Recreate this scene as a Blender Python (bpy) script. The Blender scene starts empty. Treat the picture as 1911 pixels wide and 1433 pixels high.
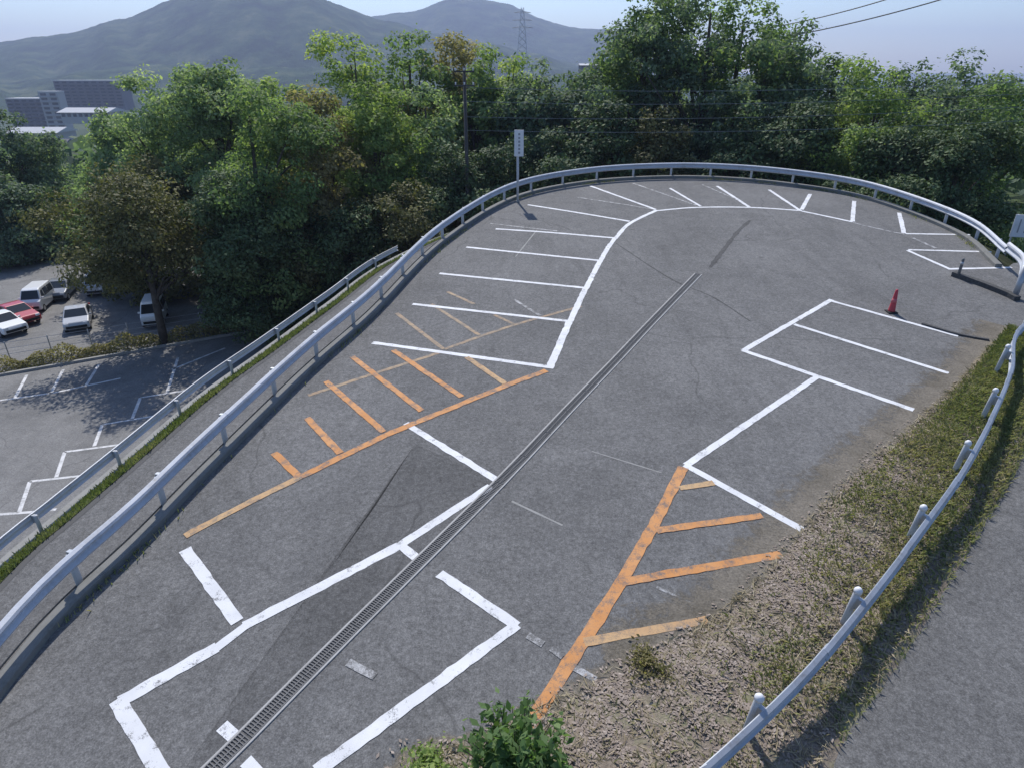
import bpy, bmesh, math, random
import numpy as np
from mathutils import Vector, Matrix

scene = bpy.context.scene
col = scene.collection
R = math.radians
random.seed(7)

# ------------------------------------------------------------------ camera
W, H, F = 1911.0, 1433.0, 1200.0
CAM_Z = 8.0
PITCH = math.atan((H / 2 - 130) / F)
cd = bpy.data.cameras.new('camera')
cam = bpy.data.objects.new('camera', cd)
col.objects.link(cam)
cam.location = (0, 0, CAM_Z)
cam.rotation_euler = (R(90) - PITCH, 0, 0)
cd.sensor_width = 36.0
cd.lens = 36.0 * F / W
cd.clip_start = 0.1
cd.clip_end = 20000
scene.camera = cam

# ------------------------------------------------------------------ sky and sun
SUN_EL, SUN_AZ = R(50), R(-12)          # azimuth measured from +Y towards +X
world = bpy.data.worlds.new('World')
scene.world = world
world.use_nodes = True
wn = world.node_tree
bg = wn.nodes['Background']
sky = wn.nodes.new('ShaderNodeTexSky')
sky.sky_type = 'NISHITA'
sky.sun_disc = False
sky.sun_elevation = SUN_EL
sky.sun_rotation = SUN_AZ
sky.air_density = 1.0
sky.dust_density = 0.8
sky.ozone_density = 6.0
wn.links.new(sky.outputs[0], bg.inputs[0])
bg.inputs[1].default_value = 0.125
sd = bpy.data.lights.new('sun', 'SUN')
sun = bpy.data.objects.new('sun', sd)
col.objects.link(sun)
sd.energy = 3.8
sd.angle = R(0.6)
sd.color = (1.0, 0.95, 0.88)
to_sun = Vector((math.sin(SUN_AZ) * math.cos(SUN_EL), math.cos(SUN_AZ) * math.cos(SUN_EL), math.sin(SUN_EL)))
sun.rotation_euler = to_sun.to_track_quat('Z', 'Y').to_euler()
sun.location = (-30, 40, 60)
scene.view_settings.view_transform = 'Standard'
scene.view_settings.look = 'None'
scene.view_settings.exposure = 0.36
scene.view_settings.gamma = 1.0
scene.view_settings.use_curve_mapping = False

# ------------------------------------------------------------------ helpers
PN = np.array([-0.01216184, -0.08269448, 0.99650073])     # the lot's gentle slope
PH = 8.1066
cp_, sp_ = math.cos(PITCH), math.sin(PITCH)

def ray(px, py):
    x, y = (px - W / 2) / F, -(py - H / 2) / F
    return np.array([x, cp_ + y * sp_, -sp_ + y * cp_])

def lot(px, py, off=0.0):
    """point of the sloping car park (raised by off) that is measured at this spot of the survey picture"""
    d = ray(px, py)
    p = d * (-(PH - off) / (d @ PN))
    return Vector((p[0], p[1], p[2] + CAM_Z))

def flat(px, py, z):
    d = ray(px, py)
    p = d * ((z - CAM_Z) / d[2])
    return Vector((p[0], p[1], z))

def at(px, py, Y):
    d = ray(px, py)
    p = d * (Y / d[1])
    return Vector((p[0], p[1], p[2] + CAM_Z))

def lz(x, y):
    return CAM_Z - (PH + PN[0] * x + PN[1] * y) / PN[2]

def tag(o, label=None, cat=None, group=None, kind=None):
    if label: o['label'] = label
    if cat: o['category'] = cat
    if group: o['group'] = group
    if kind: o['kind'] = kind
    return o

def empty(name, loc, rz=0.0):
    o = bpy.data.objects.new(name, None)
    o.empty_display_size = 0.2
    o.location = loc
    o.rotation_euler = (0, 0, rz)
    col.objects.link(o)
    return o

def link(name, me, mat=None, parent=None):
    o = bpy.data.objects.new(name, me)
    if mat is not None and not me.materials:
        me.materials.append(mat)
    if parent is not None:
        o.parent = parent
    col.objects.link(o)
    return o

class MB:
    """collects simple shapes into one mesh"""
    def __init__(self):
        self.v, self.f = [], []
    def add(self, vs, fs):
        b = len(self.v)
        self.v += [tuple(v) for v in vs]
        self.f += [tuple(b + i for i in f) for f in fs]
        return self
    def box(self, c, s, M=None):
        x, y, z = s[0] / 2, s[1] / 2, s[2] / 2
        vs = [Vector((a * x, b * y, d * z)) for d in (-1, 1) for a, b in ((-1, -1), (1, -1), (1, 1), (-1, 1))]
        vs = [(M @ v if M else v) + Vector(c) for v in vs]
        return self.add(vs, [(3, 2, 1, 0), (4, 5, 6, 7), (0, 1, 5, 4), (1, 2, 6, 5), (2, 3, 7, 6), (3, 0, 4, 7)])
    def tube(self, pts, rad, n=8, cap=True):
        pts = [Vector(p) for p in pts]
        rads = rad if isinstance(rad, (list, tuple)) else [rad] * len(pts)
        vs, fs = [], []
        for i, p in enumerate(pts):
            t = (pts[min(i + 1, len(pts) - 1)] - pts[max(i - 1, 0)])
            if t.length < 1e-9: t = Vector((0, 0, 1))
            t.normalize()
            a = t.cross(Vector((0, 0, 1)))
            if a.length < 0.05: a = t.cross(Vector((1, 0, 0)))
            a.normalize()
            b = t.cross(a)
            for k in range(n):
                an = 2 * math.pi * k / n
                vs.append(p + (a * math.cos(an) + b * math.sin(an)) * rads[i])
        for i in range(len(pts) - 1):
            for k in range(n):
                fs.append((i * n + k, i * n + (k + 1) % n, (i + 1) * n + (k + 1) % n, (i + 1) * n + k))
        if cap:
            fs.append(tuple(range(n - 1, -1, -1)))
            fs.append(tuple((len(pts) - 1) * n + k for k in range(n)))
        return self.add(vs, fs)
    def lathe(self, prof, n=16, c=(0, 0, 0)):
        vs = [(c[0] + r * math.cos(2 * math.pi * k / n), c[1] + r * math.sin(2 * math.pi * k / n), c[2] + z) for r, z in prof for k in range(n)]
        fs = [(i * n + k, i * n + (k + 1) % n, (i + 1) * n + (k + 1) % n, (i + 1) * n + k) for i in range(len(prof) - 1) for k in range(n)]
        fs.append(tuple(range(n - 1, -1, -1)))
        fs.append(tuple((len(prof) - 1) * n + k for k in range(n)))
        return self.add(vs, fs)
    def build(self, name, mat, parent=None, smooth=False, bevel=0):
        me = bpy.data.meshes.new(name)
        me.from_pydata(self.v, [], self.f)
        if smooth:
            me.polygons.foreach_set('use_smooth', [True] * len(me.polygons))
        me.update()
        o = link(name, me, mat, parent)
        if bevel:
            m = o.modifiers.new('bevel', 'BEVEL'); m.width = bevel; m.segments = 2; m.limit_method = 'ANGLE'
        return o

def spline(pts, step=0.5, closed=False):
    """Catmull-Rom through 2D or 3D points, resampled evenly"""
    P = np.array([tuple(p) for p in pts], float)
    Q = np.vstack([2 * P[0] - P[1], P, 2 * P[-1] - P[-2]])
    out = []
    for i in range(1, len(Q) - 2):
        p0, p1, p2, p3 = Q[i - 1], Q[i], Q[i + 1], Q[i + 2]
        for t in np.linspace(0, 1, 24, endpoint=False):
            out.append(0.5 * ((2 * p1) + (-p0 + p2) * t + (2 * p0 - 5 * p1 + 4 * p2 - p3) * t * t + (-p0 + 3 * p1 - 3 * p2 + p3) * t ** 3))
    out.append(Q[-2])
    out = np.array(out)
    s = np.concatenate([[0], np.cumsum(np.linalg.norm(np.diff(out, axis=0), axis=1))])
    n = max(2, int(round(s[-1] / step)) + 1)
    ss = np.linspace(0, s[-1], n)
    return np.stack([np.interp(ss, s, out[:, k]) for k in range(out.shape[1])], 1)

def normals2(P):
    t = np.gradient(P[:, :2], axis=0)
    t /= np.linalg.norm(t, axis=1)[:, None] + 1e-9
    return np.stack([-t[:, 1], t[:, 0]], 1), t      # left-hand normal, tangent

# ------------------------------------------------------------------ materials
def mat(name, base=(0.5, 0.5, 0.5), rough=0.8, metal=0.0, spec=0.3):
    m = bpy.data.materials.new(name)
    m.use_nodes = True
    b = m.node_tree.nodes['Principled BSDF']
    b.inputs['Base Color'].default_value = (*base, 1)
    b.inputs['Roughness'].default_value = rough
    b.inputs['Metallic'].default_value = metal
    b.inputs['Specular IOR Level'].default_value = spec
    return m

class N:
    """small node-graph writer"""
    def __init__(self, m):
        self.m, self.t = m, m.node_tree
        self.b = self.t.nodes.get('Principled BSDF')
    def n(self, kind, **kw):
        x = self.t.nodes.new('ShaderNode' + kind)
        for k, v in kw.items():
            setattr(x, k, v)
        return x
    def l(self, a, b): self.t.links.new(a, b)
    def coord(self, scale=(1, 1, 1), kind='Object'):
        tc = self.n('TexCoord'); mp = self.n('Mapping')
        self.l(tc.outputs[kind], mp.inputs['Vector'])
        mp.inputs['Scale'].default_value = scale
        return mp.outputs[0]
    def pos(self, scale=(1, 1, 1)):
        g = self.n('NewGeometry'); mp = self.n('Mapping')
        self.l(g.outputs['Position'], mp.inputs['Vector'])
        mp.inputs['Scale'].default_value = scale
        return mp.outputs[0]
    def noise(self, vec, scale, detail=4, rough=0.55, dist=0.0):
        x = self.n('TexNoise')
        self.l(vec, x.inputs['Vector'])
        x.inputs['Scale'].default_value = scale
        x.inputs['Detail'].default_value = detail
        x.inputs['Roughness'].default_value = rough
        x.inputs['Distortion'].default_value = dist
        return x.outputs[0]
    def ramp(self, fac, stops):
        x = self.n('ValToRGB')
        self.l(fac, x.inputs[0])
        e = x.color_ramp.elements
        while len(e) > 1: e.remove(e[-1])
        e[0].position = stops[0][0]; e[0].color = (*stops[0][1], 1) if len(stops[0][1]) == 3 else stops[0][1]
        for p, c in stops[1:]:
            q = e.new(p); q.color = (*c, 1)
        return x.outputs[0]
    def mix(self, fac, a, b, mode='MIX'):
        x = self.n('Mix', data_type='RGBA', blend_type=mode)
        for s, v in ((0, fac), (6, a), (7, b)):
            if hasattr(v, 'is_linked') or hasattr(v, 'links'): self.l(v, x.inputs[s])
            elif s == 0: x.inputs[0].default_value = v
            else: x.inputs[s].default_value = (*v, 1)
        return x.outputs[2]
    def math(self, op, a, b=0.0, clamp=False):
        x = self.n('Math', operation=op, use_clamp=clamp)
        for i, v in enumerate((a, b)):
            if hasattr(v, 'links'): self.l(v, x.inputs[i])
            else: x.inputs[i].default_value = v
        return x.outputs[0]
    def bump(self, h, strength=0.3, dist=0.02):
        x = self.n('Bump')
        x.inputs['Strength'].default_value = strength
        x.inputs['Distance'].default_value = dist
        self.l(h, x.inputs['Height'])
        self.l(x.outputs[0], self.b.inputs['Normal'])
    def color(self, c): self.l(c, self.b.inputs['Base Color'])

def g3(v, t=(1.0, 1.0, 1.0)): return (v * t[0], v * t[1], v * t[2])
BL = (1.0, 1.0, 1.0)

def asphalt(name, lo, hi, stain=0.3, crack=True):
    m = mat(name, rough=0.9, spec=0.25); n = N(m)
    p = n.pos()
    big = n.noise(p, 0.22, 5, 0.6, 0.6)
    mid = n.noise(p, 1.3, 5, 0.65)
    fine = n.noise(p, 45, 3, 0.7)
    streak = n.noise(n.pos((0.9, 0.12, 0.4)), 1.4, 4, 0.6, 0.8)
    c = n.ramp(big, [(0.32, g3(lo, BL)), (0.68, g3(hi, BL))])
    c = n.mix(n.math('MULTIPLY', n.ramp(mid, [(0.42, (0, 0, 0)), (0.72, (1, 1, 1))]), stain), c, g3(hi * 1.3, (1.0, 0.99, 0.97)))
    c = n.mix(n.math('MULTIPLY', n.ramp(streak, [(0.52, (0, 0, 0)), (0.7, (1, 1, 1))]), 0.35), c, g3(lo * 0.75, BL))
    c = n.mix(0.75, c, n.ramp(fine, [(0.25, g3(0.2)), (0.5, g3(0.5)), (0.75, g3(0.9))]), 'OVERLAY')
    grain = n.noise(p, 13, 5, 0.75)
    c = n.mix(0.8, c, n.ramp(grain, [(0.3, g3(0.28)), (0.5, g3(0.5)), (0.7, g3(0.74))]), 'OVERLAY')
    blot = n.noise(p, 3.1, 6, 0.7, 1.2)
    c = n.mix(0.4, c, n.ramp(blot, [(0.3, g3(0.33)), (0.5, g3(0.5)), (0.7, g3(0.66))]), 'OVERLAY')
    sp = n.n('TexVoronoi'); n.l(p, sp.inputs['Vector']); sp.inputs['Scale'].default_value = 1.1; sp.inputs['Randomness'].default_value = 1.0
    drip = n.math('MULTIPLY', n.ramp(sp.outputs['Distance'], [(0.05, (1, 1, 1)), (0.16, (0, 0, 0))]), n.ramp(mid, [(0.5, (0, 0, 0)), (0.6, (0.45, 0.45, 0.45))]))
    c = n.mix(drip, c, g3(lo * 0.5, BL))
    if crack:
        v = n.n('TexVoronoi', feature='DISTANCE_TO_EDGE')
        wob = n.n('VectorMath', operation='ADD')
        nz = n.n('TexNoise'); n.l(p, nz.inputs['Vector']); nz.inputs['Scale'].default_value = 0.8
        n.l(p, wob.inputs[0]); n.l(nz.outputs[1], wob.inputs[1])
        n.l(wob.outputs[0], v.inputs['Vector']); v.inputs['Scale'].default_value = 0.16
        ck = n.ramp(v.outputs['Distance'], [(0.0, (1, 1, 1)), (0.006, (0, 0, 0))])
        ck = n.math('MULTIPLY', ck, n.ramp(big, [(0.45, (0, 0, 0)), (0.55, (0.5, 0.5, 0.5))]))
        c = n.mix(ck, c, g3(lo * 0.45, BL))
    n.color(c)
    n.bump(fine, 0.35, 0.01)
    return m

def paint(name, c1, c2, under, wear0, wear1, scale=5.0):
    """road paint worn through to the asphalt by a grainy mask"""
    m = mat(name, rough=0.75); n = N(m)
    p = n.pos()
    a = n.noise(p, scale, 6, 0.72)
    b = n.noise(p, 60, 2, 0.6)
    msk = n.math('ADD', n.math('MULTIPLY', a, 0.7), n.math('MULTIPLY', b, 0.3))
    w = n.ramp(msk, [(wear0, (0, 0, 0)), (wear1, (1, 1, 1))])
    pc = n.ramp(n.noise(p, 2.0, 4), [(0.3, c1), (0.7, c2)])
    n.color(n.mix(w, under, pc))
    n.bump(b, 0.2, 0.005)
    return m

M = {}
M['asphalt'] = asphalt('asphalt_lot', 0.108, 0.148)
M['asphalt_dark'] = asphalt('asphalt_dark_patch', 0.085, 0.118, 0.2)
M['asphalt_road'] = asphalt('asphalt_road', 0.108, 0.145, 0.25, False)
M['asphalt_low'] = asphalt('asphalt_lower', 0.13, 0.19, 0.4)
M['seal'] = asphalt('seam_sealant', 0.06, 0.085, 0.15, False)
UND = g3(0.12, BL)
M['white'] = paint('paint_white', (0.58, 0.59, 0.61), (0.70, 0.71, 0.73), UND, 0.34, 0.455)
M['white_worn'] = paint('paint_white_worn', (0.46, 0.47, 0.48), (0.6, 0.6, 0.61), UND, 0.44, 0.64)
M['white_low'] = paint('paint_white_lower', (0.5, 0.51, 0.52), (0.66, 0.66, 0.67), g3(0.16, BL), 0.36, 0.5, 2.5)
M['orange'] = paint('paint_orange', (0.50, 0.22, 0.07), (0.56, 0.28, 0.115), UND, 0.36, 0.52)
M['orange_pale'] = paint('paint_orange_pale', (0.44, 0.26, 0.13), (0.5, 0.34, 0.18), UND, 0.34, 0.52)
M['orange_ghost'] = paint('paint_orange_ghost', (0.36, 0.24, 0.14), (0.40, 0.30, 0.19), UND, 0.36, 0.6)

def weathered(name, base, dirt, rough=0.5, metal=0.0, amount=0.5):
    m = mat(name, base, rough, metal, 0.4); n = N(m)
    p = n.coord()
    a = n.noise(p, 2.2, 6, 0.65)
    s = n.noise(n.coord((3, 3, 0.5)), 4, 5, 0.7)
    f = n.math('MULTIPLY', n.math('MULTIPLY', n.ramp(a, [(0.4, (0, 0, 0)), (0.75, (1, 1, 1))]), n.ramp(s, [(0.35, (0, 0, 0)), (0.7, (1, 1, 1))])), amount * 2, True)
    n.color(n.mix(f, n.mix(n.noise(p, 9, 3), g3(0.9, base), base), dirt))
    return m
M['rail'] = weathered('rail_paint', (0.50, 0.53, 0.59), (0.27, 0.26, 0.25), 0.5)
M['post'] = weathered('post_paint', (0.52, 0.54, 0.57), (0.30, 0.28, 0.26), 0.55)
M['capw'] = weathered('cap_white', (0.74, 0.75, 0.78), (0.5, 0.48, 0.46), 0.45)
M['galv'] = weathered('galvanised', (0.42, 0.45, 0.49), (0.22, 0.2, 0.18), 0.42, 0.55)
M['concrete'] = weathered('concrete', (0.30, 0.30, 0.29), (0.13, 0.13, 0.11), 0.9)
M['kerb'] = weathered('kerb_concrete', (0.20, 0.20, 0.19), (0.09, 0.09, 0.075), 0.95)
M['concrete_light'] = weathered('concrete_light', (0.40, 0.40, 0.395), (0.22, 0.21, 0.2), 0.9)
M['steel_dark'] = weathered('grate_steel', (0.17, 0.17, 0.17), (0.13, 0.125, 0.12), 0.85, 0.0)
M['black'] = mat('rubber_black', (0.02, 0.02, 0.021), 0.8)
M['dark'] = mat('dark_trough', (0.10, 0.10, 0.10), 0.95)
M['wire'] = mat('wire_grey', (0.25, 0.26, 0.27), 0.5, 0.3)
M['wire_dark'] = mat('wire_dark', (0.04, 0.04, 0.045), 0.6)
M['pole_conc'] = weathered('pole_concrete', (0.075, 0.072, 0.07), (0.05, 0.045, 0.04), 0.9)

def ground_mat(name, stops, scale=1.2, bump=0.5):
    m = mat(name, rough=1.0, spec=0.1); n = N(m)
    p = n.pos()
    a = n.noise(p, scale, 8, 0.68, 0.3)
    c = n.ramp(a, stops)
    f = n.noise(p, scale * 22, 3, 0.7)
    n.color(n.mix(0.7, c, n.ramp(f, [(0.25, g3(0.2)), (0.75, g3(0.8))]), 'OVERLAY'))
    n.bump(f, bump, 0.04)
    return m
M['soil'] = ground_mat('verge_soil', [(0.3, (0.16, 0.135, 0.105)), (0.48, (0.22, 0.185, 0.15)), (0.6, (0.20, 0.195, 0.12)), (0.75, (0.27, 0.235, 0.19))])
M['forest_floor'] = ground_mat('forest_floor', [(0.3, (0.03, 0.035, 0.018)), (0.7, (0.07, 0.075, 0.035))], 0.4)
M['grass_ground'] = ground_mat('grass_ground', [(0.3, (0.045, 0.065, 0.02)), (0.55, (0.09, 0.11, 0.04)), (0.75, (0.14, 0.13, 0.07))], 0.9)
M['valley'] = ground_mat('valley_ground', [(0.3, (0.03, 0.05, 0.02)), (0.6, (0.06, 0.085, 0.035)), (0.75, (0.12, 0.12, 0.10))], 0.02)

def leafmat(name, stops, trans=0.5):
    m = mat(name, rough=0.65, spec=0.18); n = N(m)
    at_ = n.n('Attribute', attribute_name='tint')
    oi = n.n('ObjectInfo')
    f = n.math('ADD', at_.outputs['Fac'], n.math('MULTIPLY', n.math('SUBTRACT', oi.outputs['Random'], 0.5), 0.14), True)
    c = n.ramp(f, stops)
    n.color(c)
    tr = n.n('BsdfTranslucent'); n.l(n.mix(1.0, c, (1.15, 1.25, 0.6), 'MULTIPLY'), tr.inputs[0])
    mx = n.n('MixShader'); mx.inputs[0].default_value = trans
    out = n.t.nodes['Material Output']
    n.l(n.b.outputs[0], mx.inputs[1]); n.l(tr.outputs[0], mx.inputs[2]); n.l(mx.outputs[0], out.inputs[0])
    return m
LEAF = {
    'green': leafmat('leaf_green', [(0.0, (0.089, 0.140, 0.059)), (0.5, (0.181, 0.268, 0.114)), (1.0, (0.342, 0.421, 0.173))]),
    'pale': leafmat('leaf_pale', [(0.0, (0.135, 0.191, 0.093)), (0.5, (0.258, 0.348, 0.187)), (1.0, (0.449, 0.517, 0.294))]),
    'blue': leafmat('leaf_bluish', [(0.0, (0.068, 0.107, 0.074)), (0.5, (0.138, 0.200, 0.130)), (1.0, (0.304, 0.376, 0.260))]),
    'olive': leafmat('leaf_olive', [(0.0, (0.131, 0.126, 0.059)), (0.5, (0.258, 0.233, 0.116)), (1.0, (0.439, 0.368, 0.204))]),
    'lime': leafmat('leaf_lime', [(0.0, (0.135, 0.205, 0.064)), (0.5, (0.264, 0.357, 0.120)), (1.0, (0.470, 0.513, 0.200))]),
    'dark': leafmat('leaf_green_shaded', [(0.0, (0.040, 0.067, 0.031)), (0.5, (0.082, 0.127, 0.058)), (1.0, (0.165, 0.223, 0.103))], 0.2),  # shade beneath the tall crowns put into the leaf colour
    'darkolive': leafmat('leaf_olive_shaded', [(0.0, (0.066, 0.072, 0.028)), (0.5, (0.132, 0.136, 0.058)), (1.0, (0.247, 0.230, 0.103))], 0.25),  # olive leaves darkened in colour to stand for understory shade
}
LEAF['fern'] = leafmat('leaf_fern', [(0.0, (0.07, 0.12, 0.045)), (0.5, (0.13, 0.22, 0.085)), (1.0, (0.24, 0.33, 0.15))])
M['bark'] = ground_mat('bark', [(0.3, (0.06, 0.05, 0.04)), (0.7, (0.13, 0.115, 0.10))], 3.0)
M['blade'] = leafmat('grass_blade', [(0.0, (0.15, 0.20, 0.075)), (0.5, (0.25, 0.28, 0.13)), (1.0, (0.40, 0.36, 0.22))], 0.3)
M['straw'] = leafmat('dry_straw', [(0.0, (0.20, 0.165, 0.10)), (0.5, (0.34, 0.29, 0.19)), (1.0, (0.48, 0.42, 0.30))], 0.15)
M['dead'] = leafmat('dead_leaf', [(0.0, (0.17, 0.135, 0.11)), (0.5, (0.29, 0.24, 0.205)), (1.0, (0.44, 0.38, 0.335))], 0.1)

# ------------------------------------------------------------------ outlines
curb_px = [(0, 1290), (125, 1140), (270, 1003), (400, 868), (580, 690), (700, 583), (830, 452), (960, 372), (1100, 342), (1250, 333), (1380, 337), (1500, 350), (1600, 368), (1700, 400), (1800, 445), (1862, 500)]
curb_pts = [(-7.35, -8.0), (-7.25, -2.0), (-7.18, 3.0)] + [tuple(lot(*q))[:2] for q in curb_px]
CURB = spline(curb_pts, 0.5)
CN, CT = normals2(CURB)                     # left normal = outside of the lot
verge_px = [(750, 1440), (880, 1400), (990, 1348), (1075, 1295), (1160, 1250), (1320, 1165), (1420, 1085), (1490, 1005), (1560, 925), (1650, 842), (1720, 782), (1800, 705), (1850, 645), (1880, 610)]
VL = [(-4.2, -4.0), (-2.6, 2.5)] + [tuple(lot(*q))[:2] for q in verge_px]
roadR_px = [(1560, 1433), (1640, 1300), (1720, 1180), (1800, 1045), (1911, 850)]
VR = [(-1.0, -4.0), (1.8, 2.0)] + [tuple(lot(*q))[:2] for q in roadR_px] + [(12.2, 13.4), (13.9, 15.9)]
VL, VR = spline(VL, 0.3), spline(VR, 0.3)
end = tuple(CURB[-1])

def sheet(name, pts, off, m, kind='structure', parent=None):
    """flat polygon lying on the sloping car park, off metres above it"""
    bm = bmesh.new()
    vs = [bm.verts.new((x, y, lz(x, y) + off)) for x, y in pts]
    bm.faces.new(vs)
    bmesh.ops.triangulate(bm, faces=bm.faces[:], ngon_method='EAR_CLIP')
    bmesh.ops.recalc_face_normals(bm, faces=bm.faces[:])
    if sum(f.normal.z for f in bm.faces) < 0:
        bmesh.ops.reverse_faces(bm, faces=bm.faces[:])
    me = bpy.data.meshes.new(name); bm.to_mesh(me); bm.free()
    o = link(name, me, m, parent)
    if kind: o['kind'] = kind
    return o

def ribbon(name, A, B, za, zb, m, kind=None, parent=None):
    """strip between two equally long rows of xy points with heights"""
    vs = [(a[0], a[1], z) for a, z in zip(A, za)] + [(b[0], b[1], z) for b, z in zip(B, zb)]
    n = len(A)
    me = bpy.data.meshes.new(name)
    me.from_pydata(vs, [], [(i, i + 1, n + i + 1, n + i) for i in range(n - 1)])
    me.update()
    o = link(name, me, m, parent)
    if kind: o['kind'] = kind
    return o

LOW = -8.0
lot_outline = [tuple(p) for p in CURB + CN * 0.25] + [(end[0] + 0.8, end[1] + 0.4), (26, 24), (32, 10), (32, -8)]
parking = sheet('parking_lot', lot_outline, 0.0, M['asphalt'])
rd = [tuple(p) for p in VR] + [(19, 21.5), (32, 20), (32, -8), (-1.0, -8)]
road_right = sheet('access_road', rd, 0.004, M['asphalt_road'])

# darker resurfaced areas and sealed seams
def poly(px): return [tuple(lot(*q))[:2] for q in px]
def patch(px, m, off=0.004): return sheet('asphalt_patch', poly(px), off, m, None, parking)
patch([(775, 828), (700, 945), (610, 1070), (470, 1262), (340, 1440), (395, 1440), (600, 1235), (905, 925), (925, 895)], M['asphalt_dark'])
def seam(px, w, m=None):
    P = spline([tuple(lot(*q))[:2] for q in px], 0.3); n, _ = normals2(P)
    rng = np.random.default_rng(len(px) * 7 + int(px[0][0]))
    ww = w * (0.5 + 0.12 * rng.standard_normal(len(P)).clip(-1.2, 1.2))
    A, B = P + n * ww[:, None], P - n * ww[:, None]
    return ribbon('seam', B, A, [lz(*p) + 0.005 for p in B], [lz(*p) + 0.005 for p in A], m or M['seal'], None, parking)
seam([(1325, 500), (1352, 465), (1378, 432), (1400, 412)], 0.16)
seam([(1150, 455), (1250, 520), (1330, 555), (1400, 600)], 0.045)
seam([(955, 935), (1050, 980)], 0.04, M['concrete'])
seam([(1105, 842), (1235, 882)], 0.03, M['concrete'])
seam([(1002, 430), (962, 480)], 0.05, M['concrete'])
seam([(1225, 1095), (1345, 1150)], 0.05, M['white_worn'])

# ------------------------------------------------------------------ painted lines (each stroke a piece of the car park)
def stroke(name, px, w, m, off=0.008):
    P = np.array([tuple(lot(*q))[:2] for q in px])
    P = spline(P, 0.16) if len(P) > 2 else np.array([P[0] + (P[1] - P[0]) * t for t in np.linspace(0, 1, max(2, int(np.linalg.norm(P[1] - P[0]) / 0.13)))])
    n, _ = normals2(P)
    rng = np.random.default_rng(int(px[0][0] * 3 + px[0][1]))
    w2 = w / 2 * (1 + 0.07 * rng.standard_normal((2, len(P))))
    A, B = P + n * w2[0][:, None], P - n * w2[1][:, None]
    return ribbon(name, B, A, [lz(*p) + off for p in B], [lz(*p) + off for p in A], m, None, parking)

sn = 0
Wt, Ww, Og, Op, Oh = M['white'], M['white_worn'], M['orange'], M['orange_pale'], M['orange_ghost']
for px, w, m in [
    # bay front line round the far edge
    ([(1025, 688), (1063, 600)], .20, Wt), ([(1063, 602), (1093, 538)], .19, Wt), ([(1093, 540), (1120, 487)], .18, Wt),
    ([(1120, 489), (1134, 464), (1148, 445)], .17, Wt), ([(1148, 446), (1175, 418), (1226, 393)], .17, Wt),
    ([(1226, 394), (1300, 388), (1400, 388), (1497, 394)], .15, Wt), ([(1497, 395), (1545, 405), (1591, 415)], .15, Wt),
    ([(1591, 416), (1640, 428), (1688, 438)], .13, Ww),
    # dividers
    ([(1023, 685), (695, 640)], .15, Wt), ([(1061, 600), (770, 568)], .14, Wt), ([(1092, 538), (820, 511)], .14, Wt),
    ([(1118, 487), (870, 462)], .14, Wt), ([(1146, 445), (1030, 435), (925, 428)], .15, Wt), ([(1040, 432), (915, 418)], .11, Ww),
    ([(1175, 414), (1080, 398), (985, 383)], .15, Wt), ([(1222, 392), (1150, 380), (1078, 369)], .12, Ww),
    ([(1224, 392), (1102, 348)], .15, Wt), ([(1300, 384), (1182, 343)], .13, Ww), ([(1308, 386), (1250, 352)], .13, Wt),
    ([(1398, 387), (1338, 348)], .15, Wt), ([(1372, 372), (1310, 345)], .1, Ww), ([(1492, 393), (1435, 355)], .15, Wt), ([(1496, 392), (1512, 363)], .17, Wt),
    ([(1591, 414), (1594, 376)], .17, Wt), ([(1687, 436), (1678, 398)], .17, Wt), ([(1690, 437), (1810, 439)], .13, Wt),
    ([(1703, 445), (1747, 464)], .13, Ww), ([(1695, 467), (1850, 471)], .13, Wt), ([(1693, 468), (1770, 502)], .14, Wt),
    ([(1768, 503), (1888, 500)], .14, Wt),
    # right bays
    ([(1552, 560), (1387, 655)], .15, Wt), ([(1550, 562), (1788, 628)], .13, Wt), ([(1482, 606), (1770, 697)], .13, Wt),
    ([(1385, 654), (1705, 765)], .15, Wt), ([(1527, 702), (1280, 868)], .16, Wt), ([(1278, 867), (1497, 988)], .15, Wt),
    # near bays
    ([(757, 790), (925, 895)], .16, Wt), ([(915, 907), (745, 1018)], .17, Wt), ([(745, 1018), (455, 1168)], .18, Wt),
    ([(460, 1166), (400, 1212)], .15, Wt), ([(405, 1207), (222, 1310)], .2, Wt), ([(218, 1305), (318, 1470)], .2, Wt),
    ([(345, 1025), (443, 1160)], .19, Wt), ([(748, 1017), (776, 1040)], .16, Wt), ([(820, 1070), (965, 1168)], .18, Wt),
    ([(965, 1165), (590, 1440)], .18, Wt), ([(414, 1354), (437, 1374)], .17, Wt), ([(458, 1420), (482, 1442)], .15, Wt),
    ([(985, 1185), (1014, 1202)], .11, Ww), ([(1028, 1210), (1050, 1226)], .09, Ww), ([(1072, 1246), (1112, 1268)], .10, Ww),
    ([(650, 1235), (700, 1262)], .12, Ww), ([(960, 560), (1008, 590)], .1, Ww)]:
    stroke('white_line', px, w, m, 0.006 + 0.00006 * sn); sn += 1
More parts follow.
